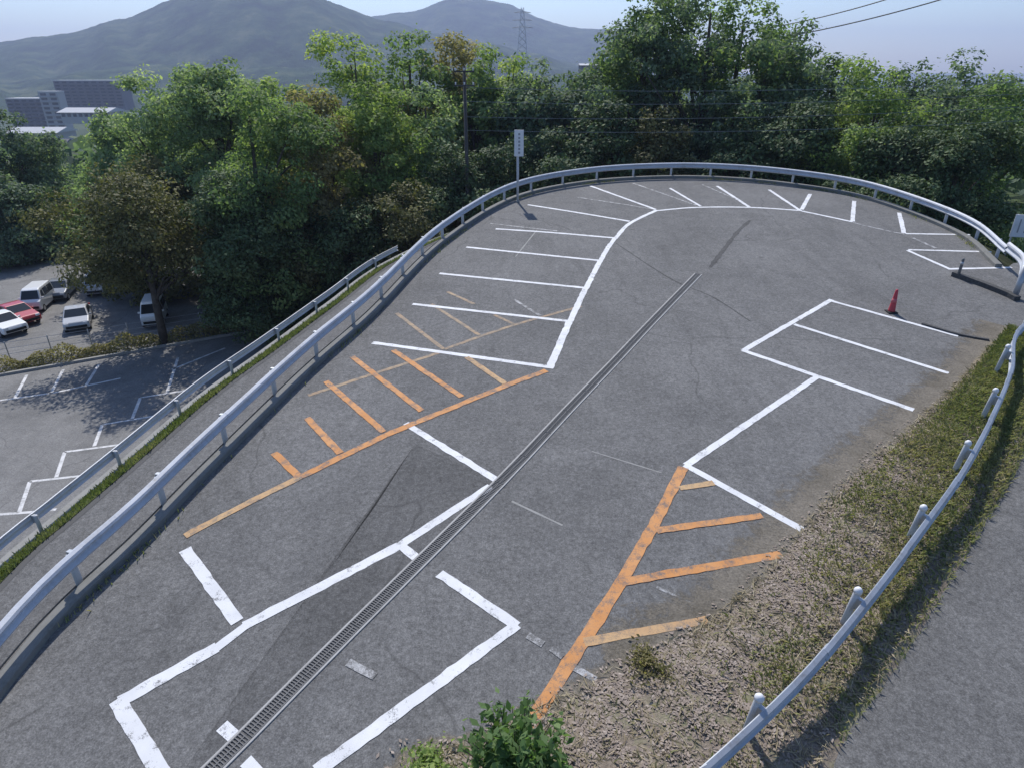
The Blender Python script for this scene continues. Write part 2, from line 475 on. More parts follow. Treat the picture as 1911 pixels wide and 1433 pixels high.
for px, w, m in [
    ([(1020, 692), (935, 724), (720, 812)], .17, Og), ([(720, 812), (560, 890)], .17, Og), ([(560, 890), (440, 950), (345, 1000)], .15, Op),
    ([(871, 667), (942, 716)], .15, Op), ([(734, 654), (862, 741)], .15, Og), ([(657, 666), (787, 767)], .15, Og),
    ([(608, 712), (716, 806)], .15, Og), ([(573, 780), (635, 846)], .16, Og), ([(512, 845), (558, 890)], .16, Og),
    ([(1275, 872), (1215, 990)], .2, Og), ([(1215, 988), (1160, 1085)], .2, Og), ([(1161, 1083), (1090, 1195)], .2, Og), ([(1091, 1193), (1000, 1335), (950, 1420)], .2, Og),
    ([(1268, 911), (1332, 901)], .14, Op), ([(1225, 990), (1422, 962)], .15, Og), ([(1160, 1086), (1458, 1034)], .16, Og), ([(1090, 1198), (1320, 1157)], .15, Op)]:
    stroke('orange_line', px, w, m, 0.0098 + 0.00006 * (sn - 50)); sn += 1
for px, w in [([(575, 738), (700, 697), (828, 656)], .12), ([(830, 652), (960, 607), (1085, 572)], .12), ([(740, 585), (828, 652)], .12),
              ([(805, 568), (895, 626)], .11), ([(922, 588), (960, 606)], .11), ([(835, 545), (885, 568)], .11)]:
    stroke('faded_line', px, w, Oh, 0.0053)

# ------------------------------------------------------------------ kerbs, and a dark strip in place of a shadow
def sweep(name, P, prof, m, parent=None, zf=None, kind=None, smooth=False):
    """profile (sideways to the left, up) swept along an xy path"""
    n, _ = normals2(P)
    k = len(prof)
    vs, fs = [], []
    for p, q in zip(P, n):
        for s, u in prof:
            x, y = p[0] + q[0] * s, p[1] + q[1] * s
            vs.append((x, y, (zf(p[0], p[1]) if zf else lz(p[0], p[1])) + u))
    for i in range(len(P) - 1):
        for j in range(k):
            fs.append((i * k + j, (i + 1) * k + j, (i + 1) * k + (j + 1) % k, i * k + (j + 1) % k))
    fs.append(tuple(range(k))); fs.append(tuple(range((len(P) - 1) * k + k - 1, (len(P) - 1) * k - 1, -1)))
    me = bpy.data.meshes.new(name); me.from_pydata(vs, [], fs)
    bm = bmesh.new(); bm.from_mesh(me); bmesh.ops.recalc_face_normals(bm, faces=bm.faces[:]); bm.to_mesh(me); bm.free()
    if smooth: me.polygons.foreach_set('use_smooth', [True] * len(me.polygons))
    o = link(name, me, m, parent)
    if kind: o['kind'] = kind
    return o
sweep('kerb', CURB, [(-0.10, -0.05), (-0.10, 0.11), (-0.07, 0.13), (0.10, 0.13), (0.12, -0.05)], M['kerb'], kind='structure')
kb = np.array([tuple(lot(*q))[:2] for q in [(1778, 515), (1830, 533), (1880, 553), (1897, 562)]])
sweep('kerb', spline(kb, 0.3), [(-0.10, -0.05), (-0.10, 0.14), (0.10, 0.14), (0.10, -0.05)], M['seal'], kind='structure')
shadow_strip = np.array([tuple(lot(*q))[:2] for q in [(1720, 606), (1790, 626), (1845, 636)]])
sweep('kerb', spline(shadow_strip, 0.3), [(-0.05, -0.05), (-0.045, 0.05), (0.045, 0.05), (0.05, -0.05)], M['seal'], kind='structure')  # this piece is a dark low strip standing in for a shadow line

# ------------------------------------------------------------------ drain channel with gratings
dr = np.array([tuple(lot(*q))[:2] for q in [(330, 1500), (412, 1420), (630, 1200), (925, 908), (1060, 765), (1150, 672), (1213, 605), (1303, 512)]])
DR = spline(dr, 1.0)
drain = empty('drain_channel', (0, 0, 0))
tag(drain, 'long narrow drain channel with steel gratings crossing the asphalt diagonally', 'drain')
sweep('edge_strip', DR, [(0.105, -0.04), (0.105, 0.014), (0.135, 0.014), (0.135, -0.04)], M['concrete_light'], drain)
sweep('edge_strip', DR, [(-0.135, -0.04), (-0.135, 0.014), (-0.105, 0.014), (-0.105, -0.04)], M['concrete_light'], drain)
sweep('trough', DR, [(-0.103, -0.03), (-0.103, 0.005), (0.103, 0.005), (0.103, -0.03)], M['dark'], drain)
gb = MB()
for k in range(24):
    gb.box((0, -0.47 + k * 0.0408, 0.008), (0.19, 0.014, 0.016))
for s in (-1, 0, 1):
    gb.box((s * 0.092, 0, 0.0085), (0.014, 0.96, 0.019))
grate_me = None
nrm, tan = normals2(DR)
for i in range(len(DR) - 1):
    c = (DR[i] + DR[i + 1]) / 2; t = DR[i + 1] - DR[i]
    if grate_me is None:
        o = gb.build('grating', M['steel_dark'], drain); grate_me = o.data
    else:
        o = link('grating', grate_me, None, drain)
    u = Vector((t[0], t[1], lz(*DR[i + 1]) - lz(*DR[i]))).normalized(); w = Vector(PN); s = u.cross(w)
    o.matrix_world = Matrix(((s.x, u.x, w.x, c[0]), (s.y, u.y, w.y, c[1]), (s.z, u.z, w.z, lz(*c) + 0.003), (0, 0, 0, 1)))
# ------------------------------------------------------------------ guard rails
def wbeam(P, side, zc, zf, name='rail_panel', parent=None, m=None, hh=0.175):
    prof0 = [(0.0, -hh), (0.055, -hh * .80), (0.075, -hh * .52), (0.02, -hh * .12), (0.02, hh * .12), (0.075, hh * .52), (0.055, hh * .80), (0.0, hh)]
    prof = [(side * a, zc + b) for a, b in prof0] + [(side * (a - 0.012), zc + b) for a, b in prof0[::-1]]
    return sweep(name, P, prof, m or M['rail'], parent, zf, smooth=False)

def guardrail(label, P, side, zf, spacing=2.0, per_panel=2, top=0.85, zc=0.63, post_r=0.057, post_side=0.13, name='guardrail', beam=True, capm='post', start=0.0, rail_m=None, hh=0.175, caps=True, lean=0.0):
    """P runs along the rail; the beam faces side (+1 left / -1 right), posts stand behind it"""
    t = empty(name, (0, 0, 0)); tag(t, label, 'guardrail')
    s = np.concatenate([[0], np.cumsum(np.linalg.norm(np.diff(P, axis=0), axis=1))])
    L = s[-1]
    def pt(u): return np.array([np.interp(u, s, P[:, 0]), np.interp(u, s, P[:, 1])])
    nn, _ = normals2(P)
    def nm(u):
        v = np.array([np.interp(u, s, nn[:, 0]), np.interp(u, s, nn[:, 1])]); return v / np.linalg.norm(v)
    u = start; k = 0
    mb = MB().lathe([(post_r, -0.4), (post_r, top - 0.02), (post_r * 0.8, top)], 12)
    me_post = None; me_cap = None; me_br = None
    while u < L:
        p = pt(u) - nm(u) * side * post_side
        z = zf(p[0], p[1])
        if me_post is None:
            o = mb.build('post', M['post'], t, True); me_post = o.data
        else: o = link('post', me_post, None, t)
        sh = math.sin(lean) * zc * -side; ax = nm(u)
        o.location = (p[0] + ax[0] * sh, p[1] + ax[1] * sh, z)
        if lean: o.rotation_euler = Matrix.Rotation(lean, 3, Vector((-ax[1] * side, ax[0] * side, 0))).to_euler()
        if not caps: pass
        elif me_cap is None:
            c = MB().lathe([(post_r * 1.18, 0), (post_r * 1.18, 0.05), (post_r * 0.7, 0.085), (post_r * .2, 0.095)], 12).build('post_cap', M['capw'], o, True); me_cap = c.data
        else: c = link('post_cap', me_cap, None, o)
        if caps: c.location = (0, 0, top - 0.045)
        if me_br is None:
            b = MB().box((0, 0, 0), (post_side * 0.9, 0.07, 0.2)).build('bracket', M['galv'], o); me_br = b.data
        else: b = link('bracket', me_br, None, o)
        b.location = (nm(u)[0] * side * post_side * .5, nm(u)[1] * side * post_side * .5, zc)
        b.rotation_euler = (0, 0, math.atan2(nm(u)[1], nm(u)[0]))
        u += spacing; k += 1
    pl = spacing * per_panel; u = start - spacing * 0.5 if start > spacing * .5 else 0.0
    i = 0
    while u < L - 0.2:
        e = min(u + pl + 0.12, L)
        Q = np.array([pt(x) for x in np.linspace(u, e, max(3, int((e - u) / 0.4) + 1))])
        if i % 2: 
            qn, _ = normals2(Q); Q = Q + qn * side * 0.008
        wbeam(Q, side, zc, zf, 'rail_panel', t, rail_m, hh)
        u += pl; i += 1
    return t

RAILP = CURB + CN * 0.10
# the end of the long rail turns the corner at the entrance
e0 = RAILP[-1]
main_rail = guardrail('long white beam guardrail curving round the far edge of the upper car park', np.vstack([RAILP, [[e0[0] - 0.25, e0[1] - 0.75], [e0[0] - 0.8, e0[1] - 1.2]]]) if False else RAILP, -1, lz, 2.0, 2, 0.62, 0.61, caps=False, hh=0.14)
# return end of the beam
endw = lot(1893, 556)
te = MB().tube([(endw.x, endw.y, endw.z - 0.3), (endw.x, endw.y, endw.z + 1.02)], 0.085, 14).build('end_post', M['galv'], main_rail, True)
Q = spline([tuple(RAILP[-1]), ((RAILP[-1][0] + endw.x) / 2 + 0.25, (RAILP[-1][1] + endw.y) / 2), (endw.x, endw.y)], 0.3)
wbeam(Q, -1, 0.72, lz, 'rail_panel', main_rail)

rr_px = [(1240, 1500), (1312, 1433), (1490, 1265), (1625, 1105), (1722, 978), (1792, 880), (1852, 770), (1885, 690), (1904, 610)]
RP = [tuple(lot(a, b, 0.66))[:2] for a, b in rr_px] + [(16.2, 17.3)]
RR = spline([(-0.9, 0.5)] + RP, 0.4)
right_rail = guardrail('grey beam guardrail with tall white capped posts along the grassy verge', RR, -1, lambda x, y: lz(x, y) + 0.03, 2.55, 1, 0.78, 0.56, 0.05, 0.12, start=1.2, rail_m=M['galv'], hh=0.105, lean=R(5))

# ------------------------------------------------------------------ lower ramp road on the left, its verge, wall and outer rail
D2 = -2.2
iA = int(np.argmin(np.abs(CURB[:, 0] - 9.0) + (CURB[:, 1] < 30) * 99))
C2 = CURB[:iA]; N2 = CN[:iA]
def lz2(x, y): return lz(x, y) + D2
IN = C2 + N2 * 0.30
OUT_px = [(0, 1090), (120, 980), (260, 860), (410, 730), (520, 650), (640, 560), (735, 490)]
op = [tuple(lot(a, b, D2))[:2] for a, b in OUT_px]
OUT = spline([(-11.4, -8), (-11.0, 2)] + op + [(-2.4, 34.0), (2.5, 39.0), (9.0, 41.0)], 0.5)
def resample(P, n):
    s = np.concatenate([[0], np.cumsum(np.linalg.norm(np.diff(P, axis=0), axis=1))]); q = np.linspace(0, s[-1], n)
    return np.stack([np.interp(q, s, P[:, 0]), np.interp(q, s, P[:, 1])], 1)
n2 = 120
INr, OUTr = resample(IN, n2), resample(OUT, n2)
ribbon('ramp_road', INr, OUTr, [lz2(*p) for p in INr], [lz2(*p) for p in OUTr], M['asphalt_road'], 'structure')
ribbon('lot_retaining_wall', resample(CURB[:iA] + CN[:iA] * 0.26, n2), INr, [lz(*p) + 0.03 for p in resample(CURB[:iA] + CN[:iA] * 0.26, n2)], [lz2(*p) - 0.1 for p in INr], M['concrete'], 'structure')
no, to_ = normals2(OUTr)
VO = OUTr + no * 0.55
ribbon('ramp_gutter', OUTr - no * 0.16, OUTr - no * 0.0, [lz2(*p) + 0.006 for p in OUTr], [lz2(*p) + 0.006 for p in OUTr], M['dark'], 'structure')
ribbon('ramp_verge', OUTr, VO, [lz2(*p) + 0.02 for p in OUTr], [lz2(*p) - 0.22 for p in VO], M['grass_ground'], 'structure')
VO2 = VO + no * 0.25
ribbon('ramp_wall_cap', VO, VO2, [lz2(*p) - 0.22 for p in VO], [lz2(*p) - 0.22 for p in VO2], M['concrete'], 'structure')
ribbon('ramp_retaining_wall', VO2, VO2 + no * 0.5, [lz2(*p) - 0.22 for p in VO2], [LOW - 0.2 for p in VO2], M['concrete'], 'structure')
OR_ = VO + no * 0.12
iE = int(np.argmin(np.abs(OR_[:, 1] - 31) + (OR_[:, 0] > 0) * 99))
guardrail('thin pale guardrail on the outer edge of the ramp road above the lower car park', OR_[:iE], 1, lambda x, y: lz2(x, y) - 0.22, 2.5, 2, 0.5, 0.40, 0.045, 0.1, caps=False, hh=0.12, rail_m=M['capw'])

# ------------------------------------------------------------------ terrain
CURB_D = CURB[::2]
def outdist(x, y):
    return float(np.min(np.hypot(CURB_D[:, 0] - x, CURB_D[:, 1] - y)))
def ground_z(x, y):
    r = math.hypot(x, y)
    base = LOW - 0.25
    if r > 75:
        t = min(1, (r - 75) / 420.0); t = t * t * (3 - 2 * t)
        base -= 46 * t
    return base
def slope_z(x, y):
    d = outdist(x, y)
    if x < 9 and y < 45:
        return ground_z(x, y)
    return max(ground_z(x, y), lz(*CURB_D[np.argmin(np.hypot(CURB_D[:, 0] - x, CURB_D[:, 1] - y))]) - 0.5 - 0.5 * d)

def radial_ground():
    rs = [3, 8, 15, 25, 40, 60, 75, 90, 110, 140, 180, 230, 300, 380, 480, 600, 800, 1100, 1600, 2400, 4000, 8000, 15000]
    na = 96
    vs, fs = [(0, 0, ground_z(0, 0))], []
    for r in rs:
        for k in range(na):
            a = 2 * math.pi * k / na; x, y = r * math.cos(a), r * math.sin(a)
            vs.append((x, y, ground_z(x, y) + (0 if r < 75 else math.sin(x * .031) * math.cos(y * .027) * min(3, r * .01))))
    for k in range(na): fs.append((0, 1 + k, 1 + (k + 1) % na))
    for i in range(len(rs) - 1):
        for k in range(na):
            a, b = 1 + i * na + k, 1 + i * na + (k + 1) % na
            fs.append((a, a + na, b + na, b))
    me = bpy.data.meshes.new('ground'); me.from_pydata(vs, [], fs)
    me.polygons.foreach_set('use_smooth', [True] * len(me.polygons))
    o = link('ground', me, M['valley']); o['kind'] = 'structure'
radial_ground()
# bank falling away behind the long rail
bk = CURB[iA - 4:]; bn = CN[iA - 4:]
bk = np.vstack([bk, [[26, 24.0], [34, 26]]]); bn = np.vstack([bn, [[0.1, 1], [0, 1]]])
rows = [0.25, 1.5, 4, 8, 13, 18]
prev = None
vs, fs = [], []
for j, d in enumerate(rows):
    for p, q in zip(bk, bn):
        x, y = p + q * d
        vs.append((x, y, max(LOW - 0.3, lz(*p) + 0.0 - 0.55 * (d - 0.25) + 0.15 * math.sin(x * 3 + y * 2.1) * (j > 0) - 0.03)))
nb = len(bk)
fs = [(j * nb + i, j * nb + i + 1, (j + 1) * nb + i + 1, (j + 1) * nb + i) for j in range(len(rows) - 1) for i in range(nb - 1)]
me = bpy.data.meshes.new('bank'); me.from_pydata(vs, [], fs)
link('bank', me, M['forest_floor'])['kind'] = 'structure'

# lower car park
lo_pts = [tuple(p) for p in VO2[4:iE + 8]] + [(-4, 44), (-20, 50), (-34, 62), (-62, 78), (-80, 40), (-60, 4)]
bm = bmesh.new()
bm.faces.new([bm.verts.new((x, y, LOW)) for x, y in lo_pts])
bmesh.ops.triangulate(bm, faces=bm.faces[:]); bmesh.ops.recalc_face_normals(bm, faces=bm.faces[:])
if bm.faces[:][0].normal.z < 0: bmesh.ops.reverse_faces(bm, faces=bm.faces[:])
me = bpy.data.meshes.new('lower_parking_lot'); bm.to_mesh(me); bm.free()
lower = link('lower_parking_lot', me, M['asphalt_low']); lower['kind'] = 'structure'
def low_stroke(px, w=0.16):
    P = np.array([tuple(flat(a, b, LOW))[:2] for a, b in px])
    P = np.vstack([P[0], (P[0] + P[1]) / 2, P[1]]) if len(P) == 2 else P
    n, _ = normals2(P); A, B = P + n * w / 2, P - n * w / 2
    ribbon('white_line', B, A, [LOW + 0.006] * len(P), [LOW + 0.006] * len(P), M['white_low'], None, lower)
for px in [[(-10, 960), (60, 955), (105, 950)], [(36, 955), (56, 898)], [(56, 898), (165, 886)], [(105, 890), (121, 843)], [(121, 843), (235, 828)],
           [(176, 832), (191, 792)], [(191, 792), (300, 774)], [(246, 783), (262, 742)], [(262, 742), (350, 728)], [(312, 732), (332, 668)],
           [(320, 690), (420, 650)], [(0, 747), (100, 733)], [(100, 733), (225, 706)], [(28, 742), (50, 700)], [(95, 734), (118, 690)], [(160, 720), (185, 680)]]:
    low_stroke(px)

# ------------------------------------------------------------------ leaves
def leaves_mesh(name, centers, dirs, size, rng, tint, aspect=0.55, up=0.35, spread=0.75):
    """one folded-free quad per leaf; centers (n,3), dirs (n,3) outward direction"""
    n = len(centers)
    nrm = dirs + rng.normal(0, spread, (n, 3)); nrm[:, 2] += up
    nrm /= np.linalg.norm(nrm, axis=1)[:, None] + 1e-9
    a = np.cross(nrm, rng.normal(0, 1, (n, 3))); a /= np.linalg.norm(a, axis=1)[:, None] + 1e-9
    b = np.cross(nrm, a)
    s = size * rng.uniform(0.6, 1.35, (n, 1))
    a = a * s * 0.5; b = b * s * 0.5 * aspect
    sag = nrm * s * 0.12
    V = np.stack([centers - a, centers + b - sag * rng.uniform(0, 1, (n, 1)), centers + a, centers - b - sag * rng.uniform(0, 1, (n, 1))], 1).reshape(-1, 3)
    me = bpy.data.meshes.new(name)
    me.vertices.add(4 * n); me.vertices.foreach_set('co', V.astype(np.float32).ravel())
    me.loops.add(4 * n); me.loops.foreach_set('vertex_index', np.arange(4 * n, dtype=np.int32))
    me.polygons.add(n); me.polygons.foreach_set('loop_start', np.arange(0, 4 * n, 4, dtype=np.int32))
    at_ = me.attributes.new('tint', 'FLOAT', 'POINT')
    at_.data.foreach_set('value', np.repeat(tint, 4).astype(np.float32))
    me.update(calc_edges=True)
    return me

def make_tree(label, px, Y, top_py, wpx, leaf='green', base_frac=0.25, dens=1.0, shape='round', name='broadleaf_tree', group='trees below the car park', leafsize=0.30, seed=None):
    c = at(px, top_py, Y)
    leafsize *= min(1.0, max(0.68, Y / 56.0))
    gz = slope_z(c.x, Y)
    Ht = c.z - gz
    dist = math.hypot(math.hypot(c.x, Y), c.z - CAM_Z)
    Wd = wpx / F * dist * 1.12
    rng = np.random.default_rng(int(px * 13 + Y * 7 + top_py) if seed is None else seed)
    t = empty(name, (c.x, Y, gz)); t.rotation_euler = (0, 0, rng.uniform(0, 6.28))
    tag(t, label, 'tree', group)
    zb = Ht * base_frac
    hc = Ht - zb
    # clump centres
    vol = Wd * Wd * hc
    ncl = int(np.clip(40 + 21 * (vol ** 0.45), 60, 250))
    # boughs: uneven sub-crowns hung round the stem, then leaf clumps inside each bough
    nb = int(np.clip(7 + Wd * 0.9, 8, 17))
    ub = np.concatenate([[0.97, 0.86], rng.uniform(0.05, 0.86, nb - 2)])
    ab = rng.uniform(0, 2 * math.pi) + np.arange(nb) * 2.39996 + rng.normal(0, 0.35, nb)
    if shape == 'cone': pb = (1 - ub) ** 0.8 * 0.95 + 0.04
    elif shape == 'tall': pb = np.sin(np.clip(ub * 0.88 + 0.12, 0, 1) * math.pi) ** 0.6
    else: pb = np.sqrt(np.clip(1 - (2 * ub * 0.93 - 0.78) ** 2 * 0.86, 0.03, 1))
    rb_ = Wd * 0.40 * pb * rng.uniform(0.45, 1.08, nb); rb_[0] *= 0.4
    BC = np.stack([np.cos(ab) * rb_, np.sin(ab) * rb_, zb + ub * hc * 0.92], 1)
    br = (0.16 * Wd + 0.05 * hc) * rng.uniform(0.6, 1.3, nb) * (0.55 + 0.45 * pb); br[0] = min(br[0] + 0.3, hc * 0.14)
    core = max(2, nb // 4)                       # a few fill the middle
    BC = np.vstack([BC, np.stack([rng.normal(0, Wd * .06, core), rng.normal(0, Wd * .06, core), zb + hc * np.linspace(.2, .72, core)], 1)])
    br = np.concatenate([br, np.full(core, 0.2 * Wd)])
    wgt = br ** 2 / (br ** 2).sum()
    bi = rng.choice(len(br), ncl, p=wgt)
    dv = rng.normal(0, 1, (ncl, 3)); dv /= np.linalg.norm(dv, axis=1)[:, None]
    C = BC[bi] + dv * (br[bi] * rng.uniform(0.2, 1.0, ncl) ** 0.5)[:, None] * np.array([1.1, 1.1, 0.72])
    C[:, 2] = np.clip(C[:, 2], zb * 0.85, Ht * 1.0)
    rcl = np.clip(Wd * 0.085, 0.34, 0.8) * rng.uniform(0.5, 1.55, ncl)
    tintc = rng.normal(0.47, 0.2, ncl)
    nl = np.maximum(10, (74 * dens * (rcl / 0.7) ** 2 * (0.3 / leafsize) ** 1.2).astype(int))
    idx = np.repeat(np.arange(ncl), nl)
    n = len(idx)
    d = rng.normal(0, 1, (n, 3)); d /= np.linalg.norm(d, axis=1)[:, None]
    flatt = np.array([1.15, 1.15, 0.72])
    rr = rcl[idx] * rng.uniform(0.35, 1.0, n) ** 0.6
    pts = C[idx] + d * rr[:, None] * flatt
    stray = rng.uniform(0, 1, n) < 0.10
    pts[stray] += rng.normal(0, 0.45, (int(stray.sum()), 3)) * 0.6
    tint = np.clip(tintc[idx] + rng.normal(0, 0.18, n), 0, 1)
    out = d + 0.4 * (pts - np.array([0, 0, zb + hc * 0.45])) / (Wd * 0.5 + 0.1)
    me = leaves_mesh('crown', pts, out, leafsize, rng, tint, 0.6, 0.75, 0.75)
    link('crown', me, LEAF[leaf], t)
    # trunk and limbs
    mb = MB()
    r0 = 0.018 * Ht + 0.03
    bend = rng.normal(0, 0.03 * Ht, 2)
    spine = [(0, 0, -0.3), (bend[0] * .3, bend[1] * .3, Ht * 0.25), (bend[0], bend[1], Ht * 0.55), (bend[0] * .6, bend[1] * .6, Ht * 0.86)]
    mb.tube(spine, [r0 * 1.25, r0, r0 * 0.6, r0 * 0.2], 8)
    for i in rng.choice(ncl, min(18, ncl), replace=False):
        z0 = max(Ht * 0.15, C[i][2] * rng.uniform(0.5, 0.75))
        f = min(1, z0 / (Ht * .55))
        s = Vector((bend[0] * f, bend[1] * f, z0)); e = Vector(C[i]); mid = (s + e) / 2 + Vector((0, 0, 0.06 * (e - s).length))
        rb = r0 * 0.42
        mb.tube([s, mid, e], [rb, rb * .6, rb * .15], 5)
    mb.build('trunk', M['bark'], t, True)
    return t

TREES = [
    # label, px, Y, top, width, leaf, base, dens, shape
    ('dark tree cut by the left frame edge beside the small far houses', 0, 66, 195, 100, 'blue', .1, 1.0, 'round'),
    ('low dark shrubby tree at the left frame edge above the parked cars', 5, 60, 325, 150, 'blue', .03, 1.0, 'round'),
    ('grey green tree just right of the far apartment blocks', 195, 58, 195, 150, 'pale', .12, 1.0, 'round'),
    ('small yellowish tree below the white roofed house at left', 78, 62, 352, 80, 'lime', .05, 1.0, 'round'),
    ('tallest pale pointed tree of the left group against the big hill', 375, 52, 66, 300, 'pale', .12, 1.0, 'cone'),
    ('broad grey green tree left of the pointed tree', 265, 55, 140, 230, 'pale', .1, 1.0, 'round'),
    ('mid green tree right of the pointed tree in the left group', 470, 42, 140, 210, 'green', .1, 1.0, 'round'),
    ('brownish olive rounded tree in the middle of the left group', 575, 47, 150, 200, 'olive', .1, 1.0, 'round'),
    ('small light green tree top behind the olive rounded tree', 520, 58, 130, 130, 'lime', .15, 1.0, 'round'),
    ('small rounded tree top between the pointed tree and the light green one', 440, 60, 150, 150, 'pale', .15, 1.0, 'round'),
    ('yellowish tree filling the gap right of the olive rounded tree', 690, 49, 150, 150, 'lime', .12, 1.0, 'round'),
    ('grey green tree in front of the tall green tree by the utility pole', 790, 51, 140, 150, 'pale', .12, 1.0, 'round'),
    ('narrow bright tree between the olive tree and the pylon', 895, 55, 92, 120, 'green', .12, 1.0, 'tall'),
    ('tall bright green tree left of the utility pole', 640, 56, 48, 230, 'lime', .15, 1.0, 'round'),
    ('tall green tree just behind the utility pole', 765, 58, 50, 210, 'green', .15, 1.0, 'round'),
    ('olive tree directly below the second mountain peak', 845, 60, 58, 200, 'olive', .12, 1.0, 'round'),
    ('green tree at the right end of the left group under the pylon', 945, 58, 78, 190, 'lime', .12, 1.0, 'round'),
    ('dark bluish tree above the white post sign', 1005, 53, 110, 170, 'blue', .08, 1.0, 'round'),
    ('low blue green tree between the post sign and the biggest tree', 1090, 54, 120, 180, 'blue', .06, 1.0, 'round'),
    ('biggest tree of all, its crown rising out of the top of the picture', 1330, 54, -70, 350, 'blue', .15, 1.1, 'round'),
    ('loose sparse crown leaning left of the biggest tree', 1200, 57, -50, 200, 'green', .3, 0.7, 'round'),
    ('full leafy crown in the left half of the big tree cluster', 1255, 56, -30, 250, 'blue', .12, 1.0, 'round'),
    ('full leafy crown in the right half of the big tree cluster', 1405, 57, -45, 260, 'green', .12, 1.0, 'round'),
    ('dark tree forming the right shoulder of the biggest tree', 1465, 52, 55, 230, 'blue', .1, 1.0, 'round'),
    ('small tree filling the dip right of the biggest tree', 1555, 54, 105, 180, 'green', .08, 1.0, 'round'),
    ('yellow green tree in the middle of the right group', 1650, 46, 112, 220, 'lime', .05, 1.0, 'round'),
    ('sparse spiky topped tree of the right group against the sky', 1720, 50, 80, 190, 'blue', .1, 0.75, 'round'),
    ('tall thin topped tree near the right frame edge', 1805, 48, 70, 190, 'blue', .1, 0.85, 'tall'),
    ('dense green tree at the right frame edge', 1890, 44, 105, 220, 'green', .06, 1.0, 'round'),
]
for lb, px, Y, tp, w, lf, bf, dn, sh in TREES:
    make_tree(lb, px, Y, tp, w, lf, bf, dn, sh)
UNDER = [
    ('low drooping tree hanging over the parked cars beside the hedge strip', 225, 38.8, 320, 225, 'darkolive', .42, 0.5, 'round'),
    ('dark shrubby tree right of the white van in the lower car park', 415, 39.6, 310, 190, 'dark', .02, 1.0, 'round'),
    ('brownish low tree under the pointed tree', 265, 49, 300, 240, 'darkolive', .05, 0.9, 'round'),
    ('green low tree under the mid green tree of the left group', 455, 39.8, 380, 150, 'dark', .02, 1.0, 'round'),
    ('olive low tree under the brownish rounded tree', 560, 43, 390, 180, 'darkolive', .02, 1.0, 'round'),
    ('dark low tree where the ramp rail disappears', 650, 42, 370, 180, 'dark', .02, 1.0, 'round'),
    ('olive low tree above the bend of the long guardrail', 745, 43, 330, 180, 'darkolive', .02, 1.0, 'round'),
    ('dark low tree left of the white post sign', 850, 45, 275, 170, 'dark', .02, 1.0, 'round'),
    ('dark low tree right behind the white post sign', 950, 47, 240, 160, 'dark', .02, 1.0, 'round'),
    ('dark low tree a little right of the white post sign', 1045, 47.5, 235, 160, 'dark', .02, 1.0, 'round'),
    ('low tree behind the top of the guardrail curve', 1140, 48, 190, 170, 'dark', .02, 1.0, 'round'),
    ('low dark tree left under the biggest tree', 1230, 48, 200, 150, 'darkolive', .02, 1.0, 'round'),
    ('low dark tree right under the biggest tree', 1420, 47, 205, 180, 'dark', .02, 1.0, 'round'),
    ('low green tree behind the guardrail under the dip in the treeline', 1520, 46, 190, 170, 'dark', .02, 1.0, 'round'),
    ('low bright tree behind the guardrail in the right group', 1615, 42, 230, 160, 'green', .02, 1.0, 'round'),
    ('low dark tree behind the guardrail left of the twin leg sign', 1725, 40, 215, 170, 'dark', .02, 1.0, 'round'),
    ('low dark bluish tree behind the twin leg sign', 1830, 38, 200, 180, 'dark', .02, 1.0, 'round'),
]
for lb, px, Y, tp, w, lf, bf, dn, sh in UNDER:
    make_tree(lb, px, Y, tp, w, lf, bf, dn, sh, 'understory_tree', 'low trees along the edge of the car park')

# far woods beyond the trees that read as one mass
rng = np.random.default_rng(5)
n = 9000
r = rng.uniform(110, 420, n) ; a = rng.uniform(R(-48), R(48), n)
X, Yy = r * np.sin(a), r * np.cos(a)
cl = np.stack([X, Yy, np.zeros(n)], 1)
pts = []; dirs = []; tn = []
for x, y, _ in cl:
    k = 7
    hh = rng.uniform(4, 9); d = rng.normal(0, 1, (k, 3)); d /= np.linalg.norm(d, axis=1)[:, None]; d[:, 2] = np.abs(d[:, 2])
    pts.append(np.array([x, y, ground_z(x, y) + hh * .5]) + d * np.array([2.6, 2.6, hh * .5])); dirs.append(d); tn.append(np.clip(rng.normal(.4, .15) + rng.normal(0, .1, k), 0, 1))
me = leaves_mesh('far_woods', np.vstack(pts), np.vstack(dirs), 2.0, rng, np.concatenate(tn), 0.8, 0.6)
fw = link('far_woods', me, LEAF['blue']); tag(fw, 'distant mass of woodland covering the valley below the hills', 'woods', kind='stuff')

